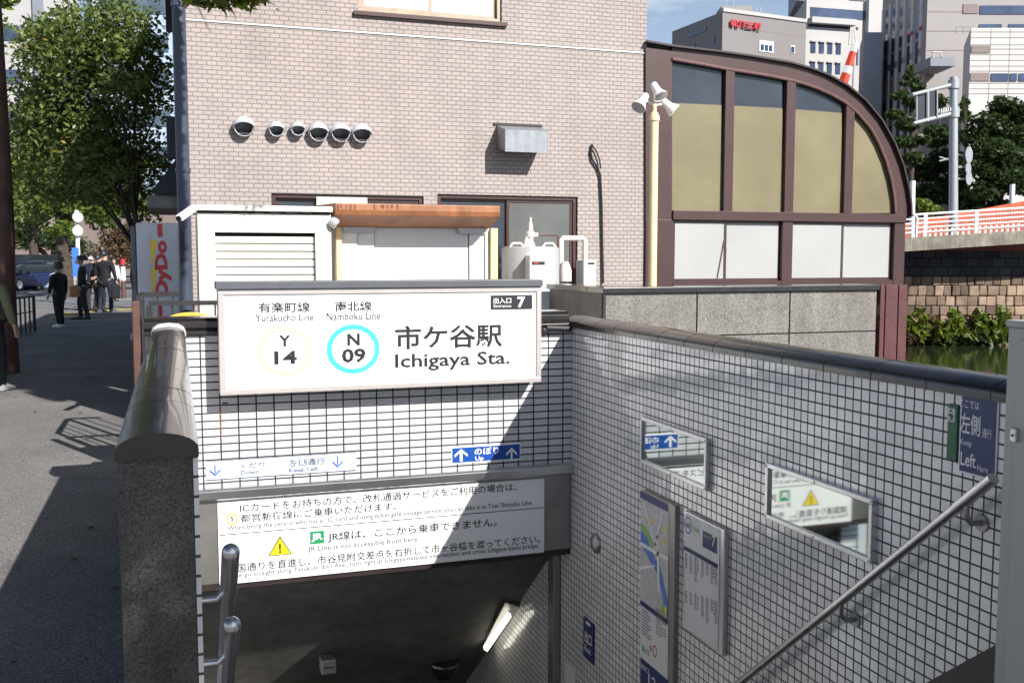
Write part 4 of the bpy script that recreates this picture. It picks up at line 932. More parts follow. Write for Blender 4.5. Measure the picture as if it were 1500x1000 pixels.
VM = thing('vending_machine', P(230, 460, Y=10.7), 'white drinks vending machine with red lettering beside the drainpipe', 'vending machine')
x0, x1 = P(201, 400, Y=10.7).x, P(263, 400, Y=10.7).x; zt = P(215, 326, Y=10.7).z
MB().box(x0, x1, 10.7, 11.6, .06, zt).build('body', 'vend_white', VM, bevel=.02)
MB().box(x0-.05, x0-.002, 10.74, 11.58, .3, zt-.03).build('front_door', 'glass_dark', VM, bevel=.01)
q = MB()
for sx in (x0+.06, x1-.1):
    for sy in (10.76, 11.5): q.box(sx, sx+.05, sy, sy+.05, 0, .059)
q.build('feet', 'iron_dark', VM)
MB().box(x0+.12, x0+.135, 10.692, 10.699, .2, zt-.06).build('edge_trim', 'tank_grey', VM)
fM = Face('Y', 10.7, .004)
q = MB(); fM.text(q, 'DyDo', 228, 352, 252, 434, bold=.05, rot=True); fM.rect(q, 231, 328, 238, 347); fM.rect(q, 231, 442, 238, 475); q.build('lettering', 'ink_red', VM)
q = MB(); fM.poly(q, 220, 352, 231, 386, [(0, 1), (1, 1), (.35, 0), (0, 0)]); fM.poly(q, 220, 393, 231, 434, [(0, 1), (1, 1), (.35, 0), (0, 0)]); q.build('yellow_flashes', 'ink_yellow', VM)
q = MB(); fM.rect(q, 239, 328, 244, 346); q.build('grey_patch', 'tank_grey', VM)
# railing round the back of the stair mouth
RL = thing('steel_railing', (.0, 8.3, 0), 'dark steel railing with thin balusters behind the tiled entrance wall', 'railing')
q = MB(); zr = P(240, 441, Y=8.1).z; xa_, xb_ = P(218, 445, Y=8.1).x, 2.7
q.box(xa_, xb_, 8.08, 8.12, zr-.035, zr); q.box(xa_, xb_, 8.085, 8.115, .1, .13)
q.build('top_rail', 'iron_dark', RL)
q = MB(); x = P(252, 450, Y=8.1).x
while x < xb_: q.box(x-.007, x+.007, 8.093, 8.107, .131, zr-.036); x += .16
q.build('balusters', 'iron_dark', RL)
q = MB()
for x in (xa_, xa_+1.3, xb_-.05): MB().box(x-.02, x+.02, 8.08, 8.12, 0, zr-.036).build('post', 'iron_dark', RL)
R2 = thing('steel_railing', (-.2, 9.6, 0), 'second dark railing running back towards the vending machine', 'railing')
zr2 = P(208, 428, Y=9.2).z; xl_ = P(208, 430, Y=9.2).x; q = MB(); q.box(xl_, P(263, 430, Y=9.2).x, 9.18, 9.22, zr2-.04, zr2); q.box(xl_-.02, xl_+.02, 8.3, 9.179, zr2-.04, zr2); q.build('top_rail', 'iron_dark', R2)
q = MB()
for u in (231, 253): x = P(u, 440, Y=9.2).x; q.box(x-.007, x+.007, 9.193, 9.207, .1, zr2-.041)
for y in (8.5, 8.7, 8.9): q.box(xl_-.006, xl_+.006, y, y+.012, .1, zr2-.041)
q.build('balusters', 'iron_dark', R2)
q = MB()
for y in (8.32, 9.2): MB().box(xl_-.018, xl_+.018, y-.018, y+.018, 0, zr2-.041).build('post', 'iron_dark', R2)
o = P(198, 441, Y=8.0); tag(MB().box(o.x-.025, o.x+.03, 7.97, 8.03, 0, o.z).build('gate_post', 'rust_post', bevel=.008), 'reddish brown steel post at the corner of the railing', 'post')
YA = 7.6; x0, x1 = P(236, 465, Y=YA).x, P(320, 465, Y=YA).x; zt = P(276, 457.5, Y=YA).z; n = 16
pts = [(x0, YA, .0)]+[((x0+x1)/2-(x1-x0)/2*math.cos(math.pi*i/n), YA, zt-.09+.09*math.sin(math.pi*i/n)) for i in range(n+1)]+[(x1, YA, 0)]
FB = thing('flood_barrier', ((x0+x1)/2, YA, 0), 'yellow round topped barrier board behind the entrance wall', 'barrier')
MB().prism(pts, (0, .05, 0)).build('board', 'paint_yellow', FB, bevel=.006)
q = MB(); [q.box(x-.02, x+.02, YA-.1, YA+.15, 0.001, .05) for x in (x0+.05, x1-.05)]; q.build('feet', 'iron_dark', FB)

# ================================================================== TREES
def crown_mesh(name, clumps, nleaf, size, material, parent, seed, keep=None, flat=.35):
    """many single leaves gathered in clumps (cx,cy,cz,rx,rz)"""
    rg = np.random.default_rng(seed)
    w = np.array([c[3]*c[3]*c[4] for c in clumps]); w = w/w.sum(); idx = rg.choice(len(clumps), nleaf, p=w); C = np.array(clumps)[idx]
    d = rg.normal(size=(nleaf, 3)); d /= np.linalg.norm(d, axis=1)[:, None]; rad = rg.random(nleaf)**.45
    pos = C[:, :3]+d*rad[:, None]*np.stack([C[:, 3], C[:, 3], C[:, 4]], 1)
    if keep is not None: pos = pos[keep(pos, rg)]
    n = len(pos)
    nm = rg.normal(size=(n, 3)); nm[:, 2] = np.abs(nm[:, 2])+flat; nm /= np.linalg.norm(nm, axis=1)[:, None]
    a = np.cross(nm, rg.normal(size=(n, 3))); a /= np.linalg.norm(a, axis=1)[:, None]; b = np.cross(nm, a)
    s = size*rg.uniform(.5, 1.4, n)[:, None]
    v = np.stack([pos-a*s*.5, pos-b*s*.27+nm*s*.05, pos+a*s*.5-nm*s*.06, pos+b*s*.27+nm*s*.05], 1).reshape(-1, 3)
    off = np.array(parent.location) if parent is not None else np.zeros(3)
    me = bpy.data.meshes.new(name); me.vertices.add(4*n); me.vertices.foreach_set('co', (v-off).astype('f').ravel())
    me.loops.add(4*n); me.loops.foreach_set('vertex_index', np.arange(4*n, dtype='i')); me.polygons.add(n)
    me.polygons.foreach_set('loop_start', np.arange(0, 4*n, 4, dtype='i'))
    try: me.polygons.foreach_set('loop_total', np.full(n, 4, dtype='i'))
    except Exception: pass
    me.materials.append(M[material]); me.update(); me.validate()
    o = bpy.data.objects.new(name, me); COL.objects.link(o); o.parent = parent
    return o
def tree(name, x, y, gz, trunk_h, r, clumps, nleaf, leaf, material, label, seed, bark='bark', keep=None, group=None, lean=(0, 0), limbs=True, cat='tree', limb_from=(3, 4, 5), limb_ok=None):
    T = thing(name, (x, y, gz), label, cat, group); rng = random.Random(seed); q = MB()
    top = Vector((x+lean[0], y+lean[1], gz+trunk_h))
    pts = [Vector((x, y, gz-.1))]+[Vector((x, y, gz)).lerp(top, t)+Vector((rng.uniform(-.4, .4)*r, rng.uniform(-.4, .4)*r, 0)) for t in (.12, .35, .6, .82)]+[top]
    q.tube(pts, [r*1.35, r*1.08, r*.95, r*.86, r*.78, r*.6], 10)
    if limbs:
        for c in clumps:
            if limb_ok and not limb_ok(c): continue
            e = Vector(c[:3]); s = pts[rng.choice(limb_from)]; m1 = s.lerp(e, .4)+Vector((0, 0, .18*(e-s).length)); m2 = s.lerp(e, .75)+Vector((rng.uniform(-.1, .1), 0, .1*(e-s).length))
            q.tube([s, m1, m2, e], [r*.5, r*.33, r*.2, r*.08], 6)
            for k in range(3):
                t = e+Vector((rng.uniform(-1, 1)*c[3], rng.uniform(-1, 1)*c[3], rng.uniform(-.7, .8)*c[4])); q.tube([m2, m2.lerp(t, .6)+Vector((0, 0, .05)), t], [r*.14, r*.09, r*.03], 5)
    q.build('trunk', bark, T, smooth=True)
    crown_mesh('crown', clumps, nleaf, leaf, material, T, seed, keep)
    return T
def clumps_px(lst, jitter=0, seed=0):
    """(u, v, zc, radius px, flatness)"""
    out = []
    for u, v, zc, rp, fl in lst:
        p = P(u, v, zc=zc); r = rp*zc/F_PX; out.append((p.x, p.y, p.z, r, r*fl))
    return out
# street tree behind the vending machine, crown over the pavement
b = P(222, 430, Z=0, ) if False else P(222, 480, zc=17); 
cl1 = clumps_px([(60, 70, 16, 44, .8), (110, 110, 17, 46, .7), (150, 60, 16, 40, .8), (60, 150, 17, 40, .7), (120, 175, 18, 44, .65), (180, 130, 16, 40, .7), (210, 60, 17, 34, .9), (225, 150, 18, 32, .7), (40, 215, 17, 38, .6),
    (95, 240, 18, 46, .6), (150, 225, 17, 44, .6), (200, 220, 18, 34, .7), (60, 275, 18, 40, .55), (130, 285, 19, 46, .5), (190, 275, 18, 36, .6), (230, 90, 17, 24, .8), (165, 20, 16, 30, .8), (90, 30, 16, 26, .7)])
rng = random.Random(77)
def keep1(pos, rg):
    d = pos-np.array(EYE); w_ = d@np.array(CF); vv = 500-F_PX*(d@np.array(CU))/w_; uu = 750+F_PX*(d@np.array(CR))/w_
    return ~((vv > 296+8*rg.random(len(pos))) & (uu > 92) & (uu < 145)) & (vv < 330+25*rg.random(len(pos)))
cl1 += clumps_px([(rng.uniform(22, 245), rng.uniform(25, 320), rng.uniform(15.5, 19), rng.uniform(18, 30), .7) for _ in range(34)])
cl1 += clumps_px([(rng.uniform(-15, 60), rng.uniform(30, 330), rng.uniform(16, 18.5), rng.uniform(22, 32), .7) for _ in range(14)]+[(rng.uniform(30, 235), rng.uniform(-25, 30), rng.uniform(16, 18), rng.uniform(18, 26), .7) for _ in range(9)])
cl1 += clumps_px([(130, 110, 17, 105, .9), (140, 230, 17.5, 110, .75), (70, 175, 17.5, 70, .9), (215, 120, 17, 55, 1.2), (90, 60, 16.5, 60, .8), (185, 40, 16.5, 60, .8)])
tree('street_tree', b.x, b.y, 0, 2.9, .06, cl1, 23000, .105, 'leaf_street', 'leafy street tree spreading over the pavement left of the brick building', 11, lean=(-.25, .3), limb_ok=lambda c: .36 < c[3] < .6, keep=keep1)
cl2 = clumps_px([(40, 300, 40, 40, .7), (95, 290, 41, 46, .6), (150, 300, 42, 42, .6), (70, 250, 42, 50, .6), (130, 230, 43, 50, .6), (30, 230, 41, 44, .7), (200, 300, 42, 34, .6), (185, 240, 43, 40, .7), (90, 335, 40, 26, .5), (60, 190, 42, 44, .6)])
p_ = P(97, 420, zc=42); tree('street_tree', p_.x, p_.y, 0, 3.6, .28, cl2, 6000, .3, 'leaf_bright', 'sunlit green street tree behind the waiting people', 12)
cl3 = clumps_px([(40, 305, 58, 34, .7), (10, 270, 58, 40, .7), (60, 262, 60, 40, .6), (100, 300, 60, 34, .6), (150, 322, 60, 26, .6), (130, 270, 60, 36, .6)])
p_ = P(52, 420, zc=60); tree('street_tree', p_.x, p_.y, 0, 4.2, .3, cl3, 4200, .36, 'leaf_mid', 'farther street tree over the parked cars', 13)
cl4 = clumps_px([(170, 350, 72, 26, .9), (195, 345, 72, 24, 1), (150, 372, 70, 20, .8), (185, 375, 71, 24, .8), (205, 370, 72, 20, .9)])
p_ = P(180, 412, zc=72); tree('roadside_tree', p_.x, p_.y, 0, 2.0, .2, cl4, 3000, .3, 'leaf_dry', 'brownish thinning tree far down the street', 14)
cl6 = clumps_px([(15, 345, 75, 26, .9), (50, 350, 76, 26, .8), (85, 352, 75, 24, .8), (115, 362, 76, 20, .9), (-20, 345, 75, 26, .9)])
p_ = P(80, 412, zc=76); tree('roadside_tree', p_.x, p_.y, 0, 2.2, .25, cl6, 3000, .34, 'leaf_dark', 'dark green low tree behind the parked cars', 16)
# near street tree at the left edge; its boughs hang over the top of the view
tx, ty = P(3, 420, zc=14.2).x, P(3, 420, zc=14.2).y
rng = random.Random(5); cl5 = []
for i in range(34):
    z = rng.uniform(5.5, 6.5); xg, yg = rng.uniform(-6, -.5), rng.uniform(14.1, 17.2); cl5.append((xg+.61*z, yg-1.375*z, z, rng.uniform(.55, .8), rng.uniform(.3, .45)))  # unseen clumps, placed so their shade lands on the far pavement
for i in range(5):
    t = rng.uniform(3.4, 4.0); xv, zv = -.45+.13*i, rng.uniform(.9, 1.9); cl5.append((xv+.61*t, 10.7-1.375*t, zv+t, .4, .4))  # unseen clumps added to shade the vending machine side
br = clumps_px([(292, -4, 9.3, 26, .5), (325, 2, 9.3, 26, .5), (355, 4, 9.3, 24, .45), (383, -2, 9.3, 22, .5), (400, 10, 9.3, 10, .7), (310, -30, 9.4, 30, .6), (365, -34, 9.4, 34, .6), (10, 2, 12, 16, .8), (2, -25, 12, 30, .7), (35, -20, 12, 16, .5)])
def keep5(pos, rg):
    ts = pos[:, 2]; sx = pos[:, 0]-.61*ts; sy = pos[:, 1]+1.375*ts
    d = pos-np.array(EYE); w_ = d@np.array(CF); vv = 500-F_PX*(d@np.array(CU))/w_; uu = 750+F_PX*(d@np.array(CR))/w_
    tb = (YB-pos[:, 1])/1.375; hx = pos[:, 0]-.61*tb; hz = pos[:, 2]-tb
    onb = (tb > 0) & (hx > BXL-.1) & (hz < 5.2)
    tv = (10.7-pos[:, 1])/1.375; vx = pos[:, 0]-.61*tv; vz = pos[:, 2]-tv; onv = (vx > -.6) & (vx < .10) & (vz > .2) & (vz < 2.15)
    inview = vv > np.where(uu > 250, 34-np.abs(uu-345)*.16, 24-np.abs(uu-8)*.1)
    return ((sy > 13.6+rg.random(len(pos))*.15) | onv) & ~inview & ~onb
tree('street_tree', tx, ty, 0, 6.2, .145, cl5+br*4, 24000, .14, 'leaf_fresh', 'near street tree with a bare brown trunk at the left edge and boughs overhead, unseen ones shaped for shade', 17, bark='trunk_brown', keep=keep5, lean=(.03, 0), limb_from=(5,), limb_ok=lambda c: c[0] < .1+.4*max(0, 11.8-c[1])/1.375 and not (c[2] < 5.2 and c[0] < -1))

tree('roadside_tree', 3.3, -3.6, 0, 3.4, .09, [(2.4, -3.0, 4.75, .42, .34), (2.75, -3.5, 4.5, .4, .3), (2.2, -2.6, 5.15, .35, .3), (2.42, -2.98, 5.2, .3, .22), (2.35, -2.95, 5.25, .26, .2)], 1300, .12, 'leaf_mid', 'small unseen tree added behind the photographer to dapple the granite wall end', 41)  # unseen tree, added to throw dappled shade on the wall end
# ================================================================== PEOPLE
def skinmesh(name, V, E_, R_, material, parent, sub=2):
    me = bpy.data.meshes.new(name); me.from_pydata(V, E_, []); o = bpy.data.objects.new(name, me); COL.objects.link(o)
    m = o.modifiers.new('s', 'SKIN'); m.use_smooth_shade = True
    sd = me.skin_vertices[0].data
    for i, r in enumerate(R_): sd[i].radius = (r if isinstance(r, tuple) else (r, r)); sd[i].use_root = (i == 0)
    o.modifiers.new('u', 'SUBSURF').levels = sub
    dg = bpy.context.evaluated_depsgraph_get(); me2 = bpy.data.meshes.new_from_object(o.evaluated_get(dg)); me2.name = name
    bpy.data.objects.remove(o); bpy.data.meshes.remove(me)
    me2.materials.clear(); me2.materials.append(M[material])
    for p in me2.polygons: p.use_smooth = True
    r_ = bpy.data.objects.new(name, me2); COL.objects.link(r_); r_.parent = parent
    return r_
def person(loc, h, yaw, label, top, legs, shoe='ink_black', hair='hair', coat=.86, arms=((-.05, .02, 0), (.05, .02, 0)), step=.06, mask=False, fingers=True, cap=None, skirt=False, wide=1.0, hairlong=False, group=None):
    """faces local -Y; arms: (out, forward, bend forward) for left and right"""
    T = thing('person', loc, label, 'person', group); T.rotation_euler.z = yaw; k = h/1.70; K = Vector((k*wide, k*wide, k))
    def S(p): return (p[0]*K.x, p[1]*K.y, p[2]*K.z)
    V = []; E_ = []; R = []
    def a(p, r, par=None):
        V.append(S(p)); R.append(tuple(x*k for x in r) if isinstance(r, tuple) else r*k); i = len(V)-1
        if par is not None: E_.append((par, i))
        return i
    pel = a((0, 0, .92), (.13, .10)); wa = a((0, .0, 1.08), (.115, .085), pel); ch = a((0, .01, 1.28), (.135, .10), wa); nk0 = a((0, .01, 1.43), (.065, .06), ch); nk = a((0, -.005, 1.50), .05, nk0)
    hd0 = a((0, -.01, 1.555), (.064, .075), nk); hd1 = a((0, -.01, 1.63), (.074, .09), hd0); hd2 = a((0, 0, 1.685), (.05, .06), hd1)
    a((0, -.105, 1.605), .014, hd1)
    J = {}
    for s, st in ((-1, step), (1, -step)):
        hp = a((s*.085, 0, .86), .088, pel); kn = a((s*.095, -st*.6-.015, .48), .058, hp); an = a((s*.10, -st+.03, .10), .038, kn); a((s*.11, -st-.09, .035), .034, an); J[s] = (hp, kn, an)
    for s, (out, fw, bd) in zip((-1, 1), arms):
        sh = a((s*.175, .01, 1.38), .055, ch); el = a((s*(.20+abs(out)*.5), .02-fw*.6, 1.11), .04, sh)
        wr_p = Vector((s*(.20+abs(out)*(1-bd)), .0-fw-bd*.20, .87+bd*.24)); wr = a(tuple(wr_p), .027, el); dirn = (wr_p-Vector((s*(.20+abs(out)*.5), .02-fw*.6, 1.11))).normalized()
        pm = a(tuple(wr_p+dirn*.06), (.038, .018), wr); J['w%d' % s] = wr_p
        if fingers:
            side = dirn.cross(Vector((s, 0, 0))).normalized()
            for f, L_ in ((-.027, .062), (-.009, .075), (.009, .07), (.027, .055)):
                m1 = a(tuple(wr_p+dirn*.10+side*f), .009, pm); a(tuple(wr_p+dirn*(.10+L_)+side*f*1.1+Vector((-s*.012, 0, 0))), .007, m1)
            t1 = a(tuple(wr_p+dirn*.05+side*-.04), .010, wr); a(tuple(wr_p+dirn*.085+side*-.058), .008, t1)
    body = skinmesh('body', V, E_, R, 'skin', T, 2)
    # coat
    n0 = len(V); V2 = []; E2 = []; R2 = []
    def c(p, r, par=None):
        V2.append(S(p) if not isinstance(p, int) else V[p]); R2.append(tuple(x*k for x in r) if isinstance(r, tuple) else r*k); i = len(V2)-1
        if par is not None: E2.append((par, i))
        return i
    c0_ = c((0, .01, 1.27), (.175, .135)); c1_ = c((0, 0, 1.08), (.165, .125), c0_); c2_ = c((0, 0, coat-.10), (.185, .14), c1_); c3 = c((0, .01, 1.43), (.10, .085), c0_); c((0, .015, 1.475), (.072, .07), c3)
    for s, (out, fw, bd) in zip((-1, 1), arms):
        s0 = c((s*.18, .01, 1.375), .075, c0_); e0 = c((s*(.20+abs(out)*.5), .02-fw*.6, 1.11), .06, s0); c(tuple(J['w%d' % s]), .045, e0)
    skinmesh('coat', V2, E2, R2, top, T, 2)
    V2 = []; E2 = []; R2 = []
    if skirt:
        d0 = c((0, 0, coat+.06), (.16, .125)); d1 = c((0, 0, .62), (.19, .15), d0); c((0, 0, .36), (.22, .17), d1); skinmesh('skirt', V2, E2, R2, legs, T, 2)
    else:
        p0 = c((0, 0, .97), (.15, .12))
        for s, st in ((-1, step), (1, -step)):
            h0 = c((s*.088, 0, .84), .105, p0); k0 = c((s*.097, -st*.6-.015, .48), .078, h0); c((s*.10, -st+.03, .03), .062, k0)
        skinmesh('trousers', V2, E2, R2, legs, T, 2)
    q = MB(); n = 14
    prof = [(0, .0), (.05, -.004), (.085, -.03), (.102, -.075), (.105, -.13 if not hairlong else -.2)]
    vs = []; fs = []
    for r, z in prof:
        for i in range(n): t = 2*math.pi*i/n; vs.append(Vector(S((r*math.cos(t)*.86, .022+r*math.sin(t)*1.06, 1.755+z)))+(Vector((0, 0, .055*k)) if (math.sin(t) < -.45 and z < -.05) else Vector((0, 0, 0))))
    for i in range(len(prof)-1):
        for j in range(n): fs.append((i*n+j, i*n+(j+1) % n, (i+1)*n+(j+1) % n, (i+1)*n+j))
    q.add(vs, fs); ho = q.build('hair', hair, None, smooth=True); ho.parent = T
    q = MB()
    for s, st in ((-1, step), (1, -step)):
        vs = []
        for yy, w_, hh in ((.065, .036, .085), (-.01, .042, .09), (-.08, .046, .06), (-.165, .036, .04)):
            for zz in (.0, hh): 
                for sx in (-1, 1): vs.append(S((s*.105+sx*w_, -st+yy, zz)))
        fs = []
        for i in range(3): b_ = i*4; fs += [(b_, b_+1, b_+5, b_+4), (b_+2, b_+6, b_+7, b_+3), (b_, b_+4, b_+6, b_+2), (b_+1, b_+3, b_+7, b_+5)]
        fs += [(0, 2, 3, 1), (12, 13, 15, 14)]; q.add(vs, fs)
    o = q.build('shoes', shoe, None, smooth=False, bevel=.012); o.parent = T
    q = MB()
    for s in (-1, 1): q.lathe([(.008*k, 0), (.006*k, .004*k), (0, .005*k)], S((s*.032, -.093, 1.632)), (0, -1, 0), 8)
    o = q.build('eyes', 'ink_black', None); o.parent = T
    if mask:
        q = MB(); vs = []
        for zz, yy in ((1.612, -.112), (1.575, -.122), (1.535, -.095)):
            for xx in (-.07, -.035, 0, .035, .07): vs.append(S((xx, yy+abs(xx)*.75, zz)))
        q.add(vs, [(i*5+j, i*5+j+1, i*5+j+6, i*5+j+5) for i in range(2) for j in range(4)]); o = q.build('mask', 'cloth_white', None, smooth=True); o.parent = T
        m = o.modifiers.new('t', 'SOLIDIFY'); m.thickness = .006
    if cap:
        q = MB(); q.lathe([(.108*k, 0), (.106*k, .05*k), (.08*k, .10*k), (0, .12*k)], S((0, .01, 1.66)), (0, 0, 1), 16); q.prism([S((-.075, -.09, 1.662)), S((.075, -.09, 1.662)), S((.06, -.185, 1.652)), S((-.06, -.185, 1.652))], (0, 0, .010)); o = q.build('cap', cap, None, smooth=True); o.parent = T
    return T
def ground_at(u, v): p = P(u, v, Z=0); return (p.x, p.y, 0)
G = 'people standing on the pavement'
yaw0 = -TH
pp = person(ground_at(88, 478.5), 1.52, yaw0-1.9, 'person in a long black coat with pale shoes nearest the dark fence', 'cloth_black', 'cloth_black', shoe='plastic_white', arms=((.05, .05, 0), (.05, .03, .1)), coat=.60, wide=1.2, hairlong=True, group=G)
bag = thing('handbag', P(109, 434, zc=23.6), 'tan leather handbag held beside the long black coat', 'bag'); o = bag.location
MB().box(o.x-.10, o.x+.12, o.y-.05, o.y+.05, o.z-.02, o.z+.24).build('body', 'leather_tan', bag, bevel=.03)
MB().tube([o+Vector((-.07, 0, .22)), o+Vector((-.06, 0, .36)), o+Vector((.05, 0, .38)), o+Vector((.08, 0, .22))], .008, 8).build('strap', 'leather_tan', bag)
person(ground_at(122, 468), 1.66, yaw0-1.1, 'person in a bulky black coat and cap, hand hanging down', 'cloth_black', 'cloth_charcoal', arms=((.06, .03, 0), (.06, .05, .1)), cap='hair', coat=.72, mask=True, wide=1.4, group=G)
person(ground_at(137, 456), 1.76, yaw0-.15, 'person facing the camera in a white face mask and dark jacket', 'cloth_navy', 'cloth_charcoal', arms=((.1, .0, .0), (.1, .1, .7)), mask=True, wide=1.25, group=G)
person(ground_at(156, 457), 1.84, yaw0+2.9, 'tall person in black seen from behind with a dark shoulder bag', 'cloth_black', 'cloth_navy', shoe='ink_grey', coat=.78, wide=1.32, group=G)
b2 = thing('shoulder_bag', P(169, 430, zc=29.8), 'dark shoulder bag hanging beside the tall person in black', 'bag'); o = b2.location
MB().box(o.x-.12, o.x+.14, o.y-.08, o.y+.08, o.z-.15, o.z+.28).build('body', 'cloth_black', b2, bevel=.05)
MB().tube([o+Vector((-.1, 0, .26)), o+Vector((-.25, .05, .75)), o+Vector((.06, 0, .27))], .015, 6).build('strap', 'cloth_charcoal', b2)
person(ground_at(147, 453), 1.72, yaw0+2.4, 'person in a dark grey coat squeezed between the masked person and the tall one', 'cloth_charcoal', 'cloth_black', coat=.70, wide=1.3, group=G)
person(ground_at(168, 441), 1.62, yaw0+.9, 'person in a white shirt behind the tall person in black', 'cloth_white', 'cloth_navy', group=G)
person(ground_at(201, 452), 1.62, yaw0+2.6, 'dark clothed person half hidden behind the vending machine', 'cloth_black', 'cloth_black', group=G)
person(ground_at(-12, 572), 1.60, yaw0+3.0, 'person in an olive jacket and dark trousers cut off at the left edge', 'cloth_olive', 'cloth_charcoal', shoe='plastic_white', arms=((.1, .0, 0), (.14, .02, .1)), coat=.74, wide=1.2, group=G)

# ================================================================== STREET THINGS
FN = thing('street_fence', ground_at(36, 490), 'low dark fence of upright bars along the kerb at the left', 'fence')
a, b = Vector(ground_at(-40, 505)), Vector(ground_at(51, 485)); hgt = P(51, 433.5, zc=P(51, 485, Z=0).dot(CFH)).z; d = b-a; n = 12
q = MB(); q.tube([a+Vector((0, 0, hgt)), b+Vector((0, 0, hgt))], .03, 8); q.tube([a+Vector((0, 0, .12)), b+Vector((0, 0, .12))], .02, 8); q.tube([a+Vector((0, 0, .45)), b+Vector((0, 0, .45))], .014, 8); q.build('rails', 'iron_dark', FN)
q = MB()
for i in range(n+1):
    p = a+d*(i/n); q.tube([p, p+Vector((0, 0, hgt))], .035 if i % 4 == 0 else .02, 8)
q.build('bars', 'iron_dark', FN)
def zc_of(p): return Vector(p).dot(CFH)
SP = thing('sign_post', ground_at(117, 446), 'white post with two round traffic signs seen from behind', 'sign post')
z0 = zc_of(SP.location); k = z0/F_PX; tp = P(118, 308, zc=z0)
MB().tube([SP.location, Vector((SP.location.x, SP.location.y, tp.z))], 3.0*k, 10).build('post', 'plastic_white', SP, smooth=True)
for v in (318, 338):
    c_ = P(113.5, v, zc=z0-.15); q = MB(); q.lathe([(0, 0), (7.6*k, 0), (7.6*k, .03), (0, .03)], c_, -CFH+CR*.9, 20); q.build('round_sign', 'tank_grey', SP)
c_ = P(111, 384, zc=z0-.1); MB().obox(c_, CR*(4.5*k), CFH*.03, Vector((0, 0, 21*k))).build('notice_plate', 'banner_blue', SP)
BP = thing('marker_post', ground_at(181.5, 437), 'slim white and red marker post by the road', 'bollard'); z0 = zc_of(BP.location); k = z0/F_PX; h_ = P(181, 379, zc=z0).z
o = BP.location; q = MB(); q.tube([o, o+Vector((0, 0, h_*.86))], 3.2*k, 10); q.build('post', 'rust_post', BP, smooth=True)
MB().lathe([(3.3*k, h_*.861), (3.3*k, h_*.97), (1.5*k, h_), (0, h_)], o, (0, 0, 1), 10).build('cap', 'ink_red', BP, smooth=True)
MB().lathe([(3.4*k, h_*.45), (3.4*k, h_*.8)], o, (0, 0, 1), 10).build('reflector', 'plastic_white', BP)
BN = thing('shop_banner', P(196, 440, zc=20), 'bright blue upright shop banner beyond the vending machine', 'banner'); BN.location.z = 0
zt, zb = P(198, 330, zc=20).z, P(198, 395, zc=20).z; o = P(200, 400, zc=20); o.z = 0
MB().tube([o, Vector((o.x, o.y, zt+.05))], .015, 8).build('pole', 'plastic_white', BN)
MB().prism([Vector((o.x, o.y, zb))-CR*.10, Vector((o.x, o.y, zb))+CR*.25, Vector((o.x, o.y, zt))+CR*.25, Vector((o.x, o.y, zt))-CR*.10], CFH*.01).build('cloth', 'banner_blue', BN)
q = MB(); q.box(o.x-.15, o.x+.15, o.y-.15, o.y+.15, 0, .12); q.build('foot', 'plastic_white', BN)
GR = thing('guard_rail', ground_at(195, 432), 'dark two rail guard fence on the far side of the road', 'guard rail')
a, b = P(165, 431, zc=43), P(228, 431, zc=43); a.z = b.z = 0; q = MB()
for z in (.35, .6, .85): q.tube([a+Vector((0, 0, z)), b+Vector((0, 0, z))], .04, 6)
q.build('rails', 'iron_dark', GR); q = MB()
for t in (0, .25, .5, .75, 1): p = a.lerp(b, t); q.tube([p, p+Vector((0, 0, .9))], .05, 6)
q.build('posts', 'iron_dark', GR)
